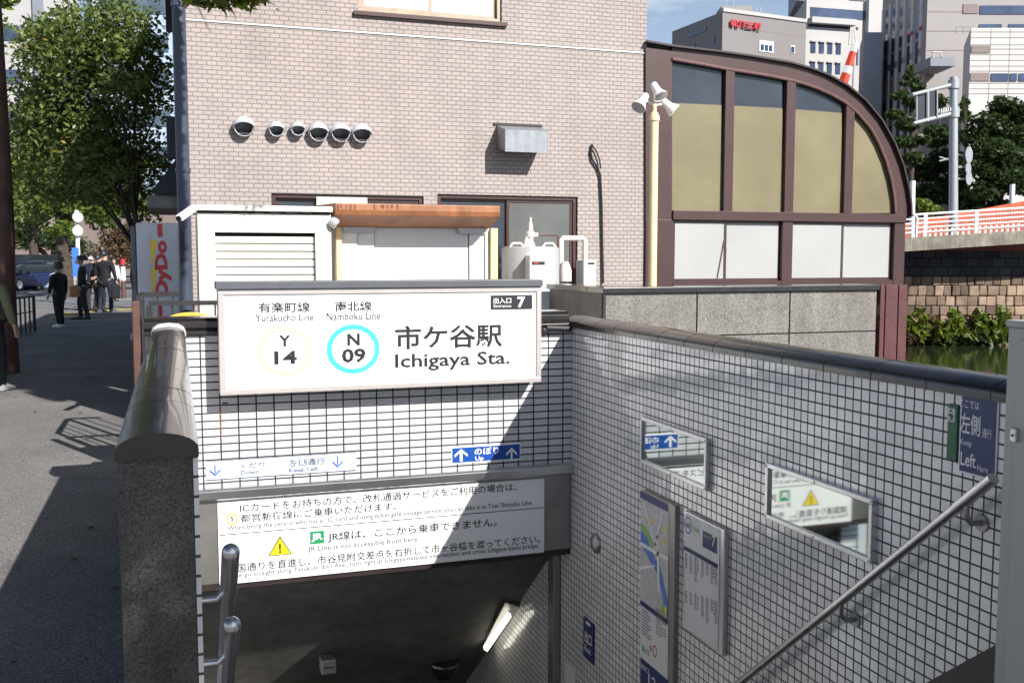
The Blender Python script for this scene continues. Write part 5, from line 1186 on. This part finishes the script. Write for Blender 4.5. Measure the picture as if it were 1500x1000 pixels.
def car(loc, yaw, paint, label, L_=4.4, Wd=1.72, Ht=1.4, van=False):
    T = thing('parked_car', loc, label, 'car', 'cars on the far side of the road'); T.rotation_euler.z = yaw; s = Ht/1.45
    if van: sec = [(-L_/2, .35, .75, .70), (-L_/2+.1, .25, .95, .84), (-L_/2+.9, .22, 1.05, .86), (L_/2-.15, .22, 1.08, .86), (L_/2, .35, .9, .8)]
    else: sec = [(-L_/2, .35, .62, .62), (-L_/2+.15, .24, .76, .80), (-L_/2+1.2, .2, .92, .86), (.9, .2, .98, .86), (L_/2-.2, .25, .95, .82), (L_/2, .38, .8, .68)]
    def loft(secs, z1=None):
        vs = []; fs = []
        for y, zb, zt, w in secs:
            w *= Wd/1.72; zb, zt = zb*s, zt*s
            vs += [(-w*.93, y, zb), (-w, y, zb+(zt-zb)*.35), (-w*.97, y, zt-.06), (-w*.86, y, zt), (w*.86, y, zt), (w*.97, y, zt-.06), (w, y, zb+(zt-zb)*.35), (w*.93, y, zb)]
        n = 8
        for i in range(len(secs)-1):
            for k in range(n): fs.append((i*n+k, i*n+(k+1) % n, (i+1)*n+(k+1) % n, (i+1)*n+k))
        fs += [tuple(range(n))[::-1], tuple(range((len(secs)-1)*n, len(secs)*n))]
        return vs, fs
    def bl(q, nm, m, **kw): o = q.build(nm, m, None, **kw); o.parent = T; return o
    bl(MB().add(*loft(sec)), 'body', paint, smooth=True, bevel=.03)
    cab = [(-L_/2+.85 if not van else -L_/2+.15, .9, .95, .72), (-.55 if not van else -L_/2+.75, .9, 1.42, .62), (.9 if not van else L_/2-.3, .9, 1.42, .62), (L_/2-.6 if not van else L_/2-.05, .9, .98, .72)]
    bl(MB().add(*loft(cab)), 'windows', 'car_glass', smooth=True)
    q = MB(); y0, y1 = cab[1][0], cab[2][0]; w = .6*Wd/1.72; q.box(-w, w, y0-.02, y1+.02, 1.42*s-.015, 1.42*s+.03); bl(q, 'roof', paint, bevel=.02)
    wp = []
    for sx in (-1, 1):
        for y in (-L_/2+.85, L_/2-.8):
            q = MB(); q.lathe([(.2, -.1), (.31, -.1), (.325, -.05), (.325, .05), (.31, .1), (.2, .1)], (sx*(Wd/2-.09), y, .325), (1, 0, 0), 20); wh = bl(q, 'tyre', 'tyre', smooth=True)
            q = MB(); q.lathe([(0, sx*.08), (.2, sx*.1), (.2, 0)], (sx*(Wd/2-.09), y, .325), (1, 0, 0), 16); bl(q, 'rim', 'chrome')
    for sx in (-1, 1):
        q = MB(); q.obox(Vector((sx*Wd*.36, -L_/2+.05, .62*s)), Vector((.17, sx*.05, 0)), Vector((0, .06, 0)), Vector((0, 0, .07))); bl(q, 'headlight', 'headlight', bevel=.02)
        q = MB(); q.obox(Vector((sx*(Wd/2+.08), -L_/2+1.45, .98*s)), Vector((.09, 0, 0)), Vector((0, .05, 0)), Vector((0, 0, .06))); bl(q, 'mirror', paint, bevel=.02)
    q = MB(); q.box(-.42, .42, -L_/2-.005, -L_/2+.08, .52*s, .62*s); bl(q, 'grille', 'chrome', bevel=.01)
    q = MB(); q.box(-.17, .17, -L_/2-.02, -L_/2, .38*s, .48*s); bl(q, 'number_plate', 'plate_white')
    q = MB(); q.box(-Wd*.44, Wd*.44, -L_/2-.012, -L_/2+.1, .27*s, .34*s); bl(q, 'bumper', 'ink_black', bevel=.01)
    return T
car(ground_at(38, 425), yaw0-.28, 'car_blue', 'dark blue sedan with a bright number plate behind the fence')
p_ = P(55, 420, zc=57); car((p_.x, p_.y, 0), yaw0-.1, 'car_black', 'taller black van behind the dark blue sedan', L_=4.6, Ht=1.85, van=True)
p_ = P(86, 423, zc=53); car((p_.x, p_.y, 0), yaw0-.5, 'car_silver', 'silver car half hidden behind the person in the long coat')

# ================================================================== FAR LEFT BUILDINGS
def slab(name, foot, H, m, label, cat='building', z0=0, group=None):
    """foot: list of (u, zc) corners, extruded to height H"""
    pts = []
    for u, zc in foot: p = P(u, 400, zc=zc); pts.append(Vector((p.x, p.y, z0)))
    c_ = sum(pts, Vector((0, 0, 0)))/len(pts); T = thing(name, (c_.x, c_.y, z0), label, cat, group)
    MB().prism(pts, (0, 0, H-z0)).build('walls', m, T)
    return T, pts
def facade(T, a, b, nm, m, rects, out=.12, th=.12):
    """rects in metres along a->b and height; each one a child"""
    d = (b-a).normalized(); nrm = Vector((d.y, -d.x, 0))
    if nrm.dot(-CFH+Vector((0, 0, 0))) < 0 and abs(nrm.dot(CFH)) > .3: nrm = -nrm
    elif abs(nrm.dot(CFH)) <= .3 and nrm.dot(EYE-a) < 0: nrm = -nrm
    outl = []
    for s0, s1, z0, z1 in rects:
        p = a+d*s0+nrm*out; p.z = z0; q2 = a+d*s1+nrm*out; q2.z = z0; q = MB(); q.prism([p, q2, q2+Vector((0, 0, z1-z0)), p+Vector((0, 0, z1-z0))], -nrm*th); outl.append(q.build(nm, m, T))
    return outl
T, pts = slab('office_tower', [(-60, 95), (128, 95), (128, 120), (-60, 120)], 48, 'far_white', 'white office tower seen through the top of the street tree')
wl_ = (pts[1]-pts[0]).length
facade(T, pts[0], pts[1], 'window', 'far_glass', [(wl_*f, wl_*f+1.6, z, z+1.3) for z in range(6, 46, 4) for f in (.42, .64, .84)])
facade(T, pts[0], pts[1], 'pier', 'far_grey', [(wl_*.665, wl_*.665+.9, 3, 47.8)], out=.3, th=.4)
T, pts = slab('glass_building', [(148, 110), (262, 110), (262, 135), (140, 135)], 40, 'far_blue', 'pale building glimpsed between the branches beside the brick building')
wl_ = (pts[1]-pts[0]).length
facade(T, pts[0], pts[1], 'window', 'glass_blue', [(wl_*.1, wl_*.95, z, z+1.8) for z in range(4, 38, 4)])
T, pts = slab('low_building', [(-200, 90), (300, 90), (300, 100), (-200, 100)], 7.0, 'far_panel', 'low brownish building closing the end of the street')

# ================================================================== FAR RIGHT: bank, bridge, trees, buildings
DW = 56.0
def W_(u, v, zc): return P(u, v, zc=zc)
# stone revetment of single courses
SW = thing('stone_wall', W_(1400, 430, DW), 'old stone block wall of the moat in the shade of the bridge', 'wall')
x0, x1 = -1.0, 30.0; base = CFH*DW+CR*(W_(1300, 400, DW).dot(CR)); base.z = 0
def SWp(s, z, dep=0): p = base+CR*s+CFH*dep; p.z = z; return p
MB().prism([SWp(x0, WZ-1, .12), SWp(x1, WZ-1, .12), SWp(x1, .4, .12), SWp(x0, .4, .12)], CFH*1.5).build('backing', 'stone_joint', SW)
q = MB(); rng = random.Random(8); z = WZ-.6
while z < .45:
    hgt = rng.uniform(.50, .60); s = x0+rng.uniform(-.4, 0)
    while s < x1:
        w_ = rng.uniform(.40, .66); g_ = .018; dp = rng.uniform(-.05, .04)
        j = [rng.uniform(-.025, .025) for _ in range(8)]
        a = [SWp(s+g_+j[0], z+g_+j[1], dp), SWp(s+w_-g_+j[2], z+g_+j[3], dp), SWp(s+w_-g_+j[4], z+hgt-g_+j[5], dp), SWp(s+g_+j[6], z+hgt-g_+j[7], dp)]
        q.prism(a, CFH*.3); s += w_
    z += hgt
MB().prism([SWp(x0, WZ, 6), SWp(x1, WZ, 6), SWp(x1, 2.1, 6), SWp(x0, 2.1, 6)], CFH*1).build('abutment', 'abutment_stone', SW)
MB().prism([SWp(x0, .1, 1.65), SWp(x1, .1, 1.65), SWp(x1, .1, 5.98), SWp(x0, .1, 5.98)], (0, 0, .2)).build('ledge', 'dark_concrete', SW)
so_ = q.build('stone_courses', 'stone_warm', SW, bevel=.05)
tag(MB().prism([SWp(-40, 2.2, 7.2), SWp(260, 2.2, 7.2), SWp(260, 2.2, 200), SWp(-40, 2.2, 200)], (0, 0, -.4)).build('far_bank', 'asphalt'), kind='structure')
# plants at the water line
def waterplants(name, u0, u1, n, mat_, label, seed, hmin, hmax, size=.28):
    rng = random.Random(seed); c_ = SWp(0, WZ, -.6); cs = []
    for i in range(n):
        u = u0+(u1-u0)*(i+.5)/n+rng.uniform(-4, 4); p = W_(u, 500, DW-.7+rng.uniform(-.4, .4)); h_ = rng.uniform(hmin, hmax); cs.append((p.x, p.y, WZ+h_*.5, .55, h_*.5))
    T = thing(name, (cs[0][0], cs[0][1], WZ), label, 'plants'); T['kind'] = 'stuff'
    crown_mesh('leaves', cs, n*110, size, mat_, T, seed, flat=.1); return T
waterplants('waterside_plants', 1320, 1475, 9, 'leaf_fresh', 'bright green leafy plants along the foot of the stone wall', 21, .9, 2.3, .5)
waterplants('waterside_plants', 1318, 1475, 9, 'leaf_dry', 'reddish brown scrub among the waterside plants', 22, .7, 1.9, .38)
waterplants('waterside_plants', 1330, 1500, 7, 'leaf_dark', 'dark low growth just above the water', 23, .5, 1.0)
# bridge
DB = 53.6
BRG = thing('road_bridge', W_(1400, 345, DB), 'concrete road bridge edge with a white steel railing over the moat', 'bridge')
def Bz(s): return 2.55+.062*s
sA, sB = W_(1318, 350, DB).dot(CR), W_(1318, 350, DB).dot(CR)+16
def Bp(s, dz, dep=0): p = CR*(sA+s)+CFH*(DB+dep); p.z = Bz(s)+dz; return p
MB().prism([Bp(-4, -.58), Bp(16, -.50), Bp(16, .02), Bp(-4, .02)], CFH*22).build('deck', 'bridge_concrete', BRG)
MB().prism([Bp(-4, .02, .1), Bp(16, .02, .1), Bp(16, .17, .1), Bp(-4, .17, .1)], CFH*.35).build('kerb', 'bridge_concrete', BRG)
for dz in (.42, .66, .90, 1.14, 1.38): MB().tube([Bp(.3, dz, .25), Bp(16, dz*1.0, .25)], .045 if dz < 1.3 else .06, 8).build('rail', 'bridge_rail', BRG)
for s in (1.45, 4.2, 6.95, 9.7, 12.4): MB().prism([Bp(s-.09, .17, .2), Bp(s+.09, .17, .2), Bp(s+.09, 1.4, .2), Bp(s-.09, 1.4, .2)], CFH*.1).build('railing_post', 'bridge_rail', BRG)
q = MB(); q.tube([Bp(.95, .17, .2), Bp(.98, 1.2, .2), Bp(.75, 1.42, .2), Bp(.3, 1.42, .2)], .07, 8); q.build('rail_end', 'bridge_rail', BRG, smooth=True)
q = MB()
for i in range(46): s = 1.7+i*.30; q.prism([Bp(s, .17, .3), Bp(s+.10, .17, .3), Bp(s+.10, .55, .3), Bp(s, .55, .3)], CFH*.05)
q.build('pickets', 'bridge_rail', BRG)
OB = thing('site_hoarding', Bp(6, 1, 9), 'long orange construction fence behind the bridge railing', 'hoarding')
def Op(s, z): p = CR*(sA+s)+CFH*(DB+9); p.z = z; return p
za, zb_ = W_(1326, 327, DB+9).z, W_(1500, 294.5, DB+9).z; sE = W_(1500, 300, DB+9).dot(CR)-sA; s0_ = W_(1326, 320, DB+9).dot(CR)-sA
nP = 14
for i in range(nP):
    a, b = s0_+(sE+4-s0_)*i/nP, s0_+(sE+4-s0_)*(i+1)/nP-.02; ta = za+(zb_-za)*(a-s0_)/(sE-s0_); tb = za+(zb_-za)*(b-s0_)/(sE-s0_)
    MB().prism([Op(a, 1.9), Op(b, 1.9), Op(b, tb), Op(a, ta)], CFH*.06).build('panel', 'orange_panel', OB)
q = MB()
for i in range(60): s = s0_+(sE+3-s0_)*i/60; t = za+(zb_-za)*(s-s0_)/(sE-s0_); q.prism([Op(s, 2.2)-CFH*.02, Op(s+.05, 2.2)-CFH*.02, Op(s+.05, t-.35)-CFH*.02, Op(s, t-.35)-CFH*.02], CFH*.03)
q.build('ribs', 'far_panel', OB)
# traffic gantry
TG = thing('sign_gantry', W_(1397, 345, 59), 'tall grey pole with two arms carrying a road sign seen from behind', 'gantry')
zG = 59.0; k = zG/F_PX; o = W_(1397, 345, zG); o.z = 2.4
MB().tube([o, W_(1397, 113, zG)], [6.5*k, 5.6*k], 14).build('pole', 'pole_grey', TG, smooth=True)
for (u0, v0), (u1, v1) in (((1396, 124), (1336, 139)), ((1396, 166), (1338, 181))): MB().tube([W_(u0, v0, zG), W_(u1, v1, zG-1.2)], [3.4*k, 2.6*k], 10).build('arm', 'pole_grey', TG, smooth=True)
for u, v in ((1397, 124), (1397, 166)): MB().lathe([(8*k, -.25), (8*k, .25)], W_(u, v, zG), (0, 0, 1), 14).build('collar', 'pole_grey', TG, smooth=True)
fp = [W_(1342, 139, zG-.9), W_(1372, 132, zG-.6), W_(1372, 172, zG-.6), W_(1342, 181, zG-.9)]
MB().prism(fp, CFH*.06).build('sign_board', 'board_dark', TG)
q = MB()
for i in (0, .5, 1): q.tube([fp[0].lerp(fp[1], i)-CFH*.06, fp[3].lerp(fp[2], i)-CFH*.06], .05, 6)
q.tube([W_(1359, 130, zG-.8), W_(1359, 178, zG-.8)], .09, 8); q.build('stiffeners', 'pole_grey', TG)
q = MB()
for i in range(7): p = W_(1372+i*3.4, 166-i*.5, zG-.3); q.tube([p, p+Vector((0, 0, .22))], .03, 5)
q.build('cable_clips', 'bridge_rail', TG)
for u, v, r in ((1419, 227, 12), (1418, 247, 9), (1419, 261, 10)):
    q = MB(); q.lathe([(0, 0), (r*k, 0), (r*k, .03), (0, .03)], W_(u, v, zG-.1), (-CFH+CR*.9), 20); q.build('round_sign', 'pole_grey', TG); 
q = MB()
for v in (227, 245, 262): q.tube([W_(1397, v, zG), W_(1419, v, zG-.05)], .06, 6)
q.tube([W_(1376, 236, zG), W_(1397, 231, zG)], .05, 6); q.tube([W_(1376, 230, zG), W_(1397, 236, zG)], .05, 6); q.build('brackets', 'pole_grey', TG)
for u, v0, v1, zc, lb in ((1337, 265, 318, 62, 'short white post standing by the bridge railing near the bay'), (1483, 270, 300, 64, 'short white post beyond the orange fence')):
    o = W_(u, v1, zc); q = MB(); q.tube([(o.x, o.y, 2.2), W_(u, v0, zc)], .16, 10); T = q.build('white_post', 'bridge_rail', None, smooth=True); tag(T, lb, 'post')
# trees on the bank
def bank_tree(cl, u, zc, h, r, n, s, mt, lb, seed, name='bank_tree'): p = W_(u, 320, zc); return tree(name, p.x, p.y, 2.2, h, r, clumps_px(cl), n, s, mt, lb, seed, group='trees on the far bank')
bank_tree([(1333, 104, 72, 6, 1.2), (1326, 122, 72, 9, .4), (1341, 118, 72, 8, .4), (1331, 112, 72, 8, .8), (1345, 128, 72, 11, .5), (1318, 140, 72, 13, .45), (1338, 150, 72, 16, .5), (1312, 168, 72, 14, .5), (1330, 182, 72, 18, .5), (1352, 172, 72, 14, .5), (1322, 208, 72, 18, .45), (1348, 205, 72, 15, .5), (1338, 232, 72, 18, .5)], 1333, 72, 10, .22, 3800, .42, 'leaf_pine', 'slim ragged pine standing before the grey office block', 31, 'pine_tree')
bank_tree([(1378, 150, 76, 12, 1.0), (1372, 200, 74, 22, .8), (1385, 235, 74, 26, .7), (1352, 250, 74, 24, .7), (1365, 285, 73, 30, .6), (1395, 275, 74, 28, .7), (1340, 290, 73, 20, .6)], 1370, 74, 6, .3, 5200, .42, 'leaf_dark', 'dark green tree directly behind the gantry pole', 32)
bank_tree([(1470, 155, 70, 24, .6), (1490, 165, 70, 26, .6), (1445, 180, 70, 28, .6), (1425, 200, 70, 24, .6), (1480, 200, 70, 34, .6), (1455, 225, 69, 36, .6), (1430, 245, 69, 30, .6), (1500, 235, 70, 34, .7), (1475, 265, 69, 36, .6), (1440, 280, 69, 28, .6), (1510, 270, 70, 30, .6), (1520, 190, 70, 30, .6)], 1462, 70, 6, .4, 10500, .42, 'leaf_dark', 'broad dark evergreen filling the right edge behind the bridge', 33)
bank_tree([(1345, 300, 66, 20, .5), (1330, 305, 66, 18, .5), (1362, 308, 66, 18, .5)], 1345, 66, 1.5, .12, 1500, .3, 'leaf_bright', 'light green bush beside the end of the bridge railing', 34, 'bush')
bank_tree([(1413, 152, 80, 8, 1.3), (1412, 170, 80, 12, .8), (1405, 290, 72, 26, .6), (1420, 305, 70, 24, .5), (1460, 305, 70, 26, .5)], 1412, 78, 8, .2, 2400, .42, 'leaf_pine', 'thin conifer top rising between the gantry pole and white block', 35, 'pine_tree')
# buildings
def upx(v, zc): return EYE.z+(378-v)*zc/F_PX
H = upx(27, 150)
T, pts = slab('office_block', [(1052, 150), (1172, 157), (1172, 190), (980, 163)], H, 'far_brown', 'brown grey office block with red lettering on its top edge')
p0, p1 = pts[0], pts[1]; L0 = (p1-p0).length
facade(T, p0, p1, 'window', 'curtain', [(L0*.43, L0*.60, upx(81, 152), upx(65, 152))]); facade(T, p0, p1, 'pane', 'far_glass', [(L0*(.445+.05*i), L0*(.48+.05*i), upx(79, 152), upx(71, 152)) for i in range(3)], out=.2)
facade(T, p0, p1, 'window', 'curtain', [(L0*.81, L0*.86, upx(84, 155), upx(73, 155))]); facade(T, p0, p1, 'pane', 'far_glass', [(L0*.815, L0*.85, upx(83, 155), upx(75, 155))], out=.2)
facade(T, p0, p1, 'seam', 'far_seam', [(.2, L0-.2, upx(v, 152), upx(v, 152)+.12) for v in (52, 88)], out=.03, th=.06)
facade(T, p0, p1, 'parapet', 'far_white', [(0, L0, H-.01, H+.5)], out=.2, th=.5)
d_ = (p1-p0).normalized(); nn = Vector((d_.y, -d_.x, 0)); nn = nn if nn.dot(CFH) < 0 else -nn
v_, f_ = glyphs('帆風三報', .02); o = p0+d_*L0*.075+nn*.5; zz0, zz1 = upx(50, 151), upx(39.5, 151)
q = MB(); q.add([Vector((0, 0, zz0+b*(zz1-zz0)))+Vector(((o+d_*(a*L0*.36)).x, (o+d_*(a*L0*.36)).y, 0)) for a, b in v_], f_); lo = q.build('lettering', 'ink_red', T); mm = lo.modifiers.new('t', 'SOLIDIFY'); mm.thickness = .25
q3 = pts[3]; dl = (p0-q3); Ls = dl.length; facade(T, q3, p0, 'window', 'far_glass', [(Ls*f, Ls*f+1.0, upx(80, 156), upx(70, 156)) for f in (.12, .3, .42, .8)]+[(Ls*.35, Ls*.7, upx(59, 156), upx(53, 156))])
q = MB(); c_ = W_(1075, 27, 156); q.obox(Vector((c_.x, c_.y, H+.9)), CR*2.3, CFH*2, Vector((0, 0, .9))); q.build('roof_room', 'far_beige', T)
q = MB()
for u in (1064, 1074): a = W_(u, 30, 158); q.tube([(a.x, a.y, H), (a.x, a.y, H+6)], .06, 5)
for u, v in ((1107, 13), (1113, 11)): q.tube([W_(u+6, 36, 158), W_(u, v, 158)], .12, 5)
q.build('aerials', 'far_white', T)
T, pts = slab('white_block', [(1172, 168), (1290, 172), (1290, 200), (1150, 184)], upx(7, 168), 'far_white', 'tall white block with a deep balcony and small arched windows')
p0, p1 = pts[0], pts[1]; L0 = (p1-p0).length
def F(u): return L0*(u-1172)/118.0
facade(T, p0, p1, 'recess', 'far_glass', [(F(1177), F(1258), upx(36, 169), upx(22.5, 169))], out=.05); facade(T, p0, p1, 'slot', 'board_dark', [(F(1175), F(1246), upx(50, 169), upx(46, 169)), (F(1168), F(1215), upx(9.5, 169), upx(8, 169)), (F(1232), F(1254), upx(9.5, 169), upx(8, 169))], out=.06)
facade(T, p0, p1, 'parapet', 'far_white', [(F(1175), F(1238), upx(46, 169), upx(38, 169))], out=1.2, th=1.2)
facade(T, p0, p1, 'side_pier', 'far_white', [(F(1256), F(1290), upx(90, 169), upx(6, 169))], out=1.0, th=1.0)
facade(T, p0, p1, 'window', 'far_glass', [(F(u), F(u+6.5), upx(v+15, 169), upx(v, 169)) for v in (71, 99) for u in (1179, 1191, 1203, 1215)]); facade(T, p0, p1, 'window_hood', 'far_white', [(F(u-.5), F(u+7), upx(v, 169), upx(v-2, 169)) for v in (71, 99) for u in (1179, 1191, 1203, 1215)], out=.4, th=.4)
c_ = W_(1215, 0, 178); q = MB(); q.prism([Vector((W_(u, 0, z).x, W_(u, 0, z).y, upx(7, 168)+.01)) for u, z in ((1168, 170), (1262, 173), (1262, 196), (1155, 182))], (0, 0, 7)); q.build('upper_storey', 'far_grey', T)
T, pts = slab('office_building', [(1345, 140), (1560, 140), (1560, 157), (1281, 157)], 42.0, 'far_beige', 'large beige office building with its left side in shade')
p0, p1 = pts[0], pts[1]
def FX(u): return (u-1345)*140/F_PX
Y1 = [upx(v, 140) for v in (31, 19)]
facade(T, p0, p1, 'window', 'far_glass', [(FX(1420), FX(1485), upx(b_, 140), upx(a_, 140)) for a_, b_ in ((19, 31), (-8, 5.5))]+[(FX(1420), FX(1452), upx(53, 140), upx(45, 140)), (FX(1462), FX(1486), upx(53, 140), upx(45, 140))])
facade(T, p0, p1, 'panel', 'far_panel', [(FX(u0), FX(u1), upx(b_, 140), upx(a_, 140)) for a_, b_ in ((17, 30), (-12, 3.5)) for u0, u1 in ((1396, 1417), (1488, 1500))])
facade(T, p0, p1, 'seam', 'far_seam', [(.1, FX(1555), upx(v, 140), upx(v, 140)+.12) for v in (28, 55, 82, 0)], out=.03, th=.06)
ps, pe = pts[3], pts[0]; Ls = (pe-ps).length
def SX(u):   # distance along the receding side for pixel column u
    dd = ray(u, 378); dd = Vector((dd.x, dd.y)); e = (pe-ps); A_ = np.array([[e.x, -dd.x], [e.y, -dd.y]]); s_, t_ = np.linalg.solve(A_, np.array([EYE.x-ps.x, EYE.y-ps.y])); return s_*Ls
facade(T, ps, pe, 'light_pier', 'far_strip', [(SX(u)-.32, SX(u)+.32, z0, z1) for u in (1284, 1294, 1304, 1315, 1326.5, 1338.5) for z0, z1 in ((upx(88, 146), 39.8), (6, upx(105, 150)))], out=.25, th=.3)
facade(T, ps, pe, 'window', 'far_glass', [(SX(u)-.55, SX(u)+.55, z0, z0+3.1) for u in (1289, 1299, 1309.5, 1321, 1333) for z0 in (10.5, 14.5, 18.5, 22.5, 29, 32.6, 36.2)], out=.05)
facade(T, ps, pe, 'red_sign', 'ink_red', [(SX(u)-.25, SX(u)+.25, upx(55, 142), upx(49, 142)) for u in (1327, 1339)], out=.35, th=.2)
T, pts = slab('annex_building', [(1409, 118), (1560, 118), (1560, 136), (1399.5, 128)], upx(50, 118), 'far_cream', 'bright cream annex with thin joints in front of the beige building')
p0, p1 = pts[0], pts[1]
def FA(u): return (u-1409)*118/F_PX
facade(T, p0, p1, 'panel', 'far_panel', [(FA(1410), FA(1437), upx(b_, 118), upx(a_, 118)) for a_, b_ in ((75, 85), (113, 124.5))])
facade(T, p0, p1, 'window', 'far_glass', [(FA(u0), FA(u1), upx(125, 118), upx(114, 118)) for u0, u1 in ((1440, 1464), (1467, 1477), (1480, 1489), (1492, 1520))])
facade(T, p0, p1, 'seam', 'far_seam', [(.05, FA(1558), upx(v, 118), upx(v, 118)+.07) for v in (56, 64, 74, 80, 88, 96, 104, 111, 128, 136, 143)]+[(FA(1437.5), FA(1438), 5, upx(51, 118)), (FA(1465), FA(1465.5), 5, upx(51, 118))], out=.03, th=.06)
q = MB(); zz = upx(50, 118)
for u in (1400, 1411, 1422): a = W_(u, 50, 121); q.tube([(a.x, a.y, zz), (a.x, a.y, zz+.8)], .05, 5)
a, b = W_(1400, 50, 121), W_(1425, 50, 121); q.tube([(a.x, a.y, zz+.8), (b.x, b.y, zz+.8)], .05, 5); c_ = W_(1455, 50, 123); q.obox(Vector((c_.x, c_.y, zz+.3)), CR*.8, CFH*.5, Vector((0, 0, .3))); q.build('roof_rail', 'far_grey', T)
BA = thing('roof_balcony', W_(1380, 90, 134), 'small railed service balcony in the shade beside the cream annex', 'balcony')
a, b = W_(1363, 97, 134), W_(1399, 97, 134); q = MB(); q.prism([a, b, b+Vector((0, 0, 1.2)), a+Vector((0, 0, 1.2))], CFH*5.8); q.build('slab', 'far_grey', BA)
q = MB(); a = W_(1366, 77, 134); b = W_(1379, 77, 134); q.tube([W_(1366, 84, 134), a, b, W_(1379, 84, 134)], .12, 6); q.build('rail', 'far_strip', BA)
LB = slab('grey_block', [(1255, 150), (1283, 150), (1283, 156), (1250, 160)], upx(56, 150), 'far_grey', 'shaded grey building between the white block and the large office')[0]
CR_ = thing('crane', W_(1236, 128, 138), 'red and white telescopic crane boom rising before the white block', 'crane')
a, b = W_(1229, 140, 138), W_(1253, 66, 138); segs = 7
for i in range(segs): p, r_ = a.lerp(b, i/segs), a.lerp(b, (i+1)/segs); MB().tube([p, r_], [.80-.05*i, .76-.05*i], 6).build('boom_section', 'crane_red' if i in (1, 2, 4, 5) else 'bridge_rail', CR_)
q = MB(); t0 = b
for dx in (-5, 0, 5): q.tube([W_(1249+dx, 66, 138), W_(1249+dx*.5, 40, 138)], .14, 5)
q.tube([W_(1244, 52, 138), W_(1254, 52, 138)], .1, 5); q.tube([W_(1246, 42, 138), W_(1252, 42, 138)], .1, 5); q.build('jib_head', 'far_strip', CR_)
q = MB(); q.tube([W_(1252, 72, 138), W_(1249, 130, 138)], .12, 5); q.tube([W_(1257, 72, 138), W_(1256, 96, 138)], .25, 6); q.build('hoist_gear', 'far_grey', CR_)
q = MB(); o = W_(1228, 150, 138); q.obox(Vector((o.x, o.y, upx(165, 138))), CR*1.4, CFH*1.6, Vector((0, 0, 2))); q.obox(Vector((o.x, o.y, 3.2)), CR*1.6, CFH*4, Vector((0, 0, 1.0))); q.tube([(o.x, o.y, 3.5), (o.x, o.y, upx(165, 138))], .9, 10); q.build('carrier', 'crane_red', CR_)

# ------------------------------------------------------------------ litter and small marks on the pavement
rg = np.random.default_rng(9); fl = MB()
for i in range(90):
    x, y = rg.uniform(-4.5, -.25), rg.uniform(4, 24); a = rg.uniform(0, 6.28); s_ = rg.uniform(.018, .04); d1 = Vector((math.cos(a), math.sin(a), 0))*s_; d2 = Vector((-math.sin(a), math.cos(a), 0))*s_*.55
    c_ = Vector((x, y, .006)); fl.add([c_-d1, c_-d2+Vector((0, 0, .01)), c_+d1+Vector((0, 0, .006)), c_+d2+Vector((0, 0, .012))], [(0, 1, 2, 3)])
tag(fl.build('fallen_leaves', 'leaf_dry'), 'scattered small dry leaves on the asphalt pavement', 'leaves', kind='stuff')
MC = thing('drain_cover', (-1.9, 9.3, .004), 'small square iron drain cover set in the sunlit pavement', 'drain cover')
MB().box(-2.08, -1.72, 9.12, 9.48, -.01, .006).build('frame', 'iron_dark', MC)
q = MB()
for i in range(6): q.box(-2.06+i*.058, -2.025+i*.058, 9.14, 9.46, .006, .010)
q.build('grating', 'steel_dull', MC)
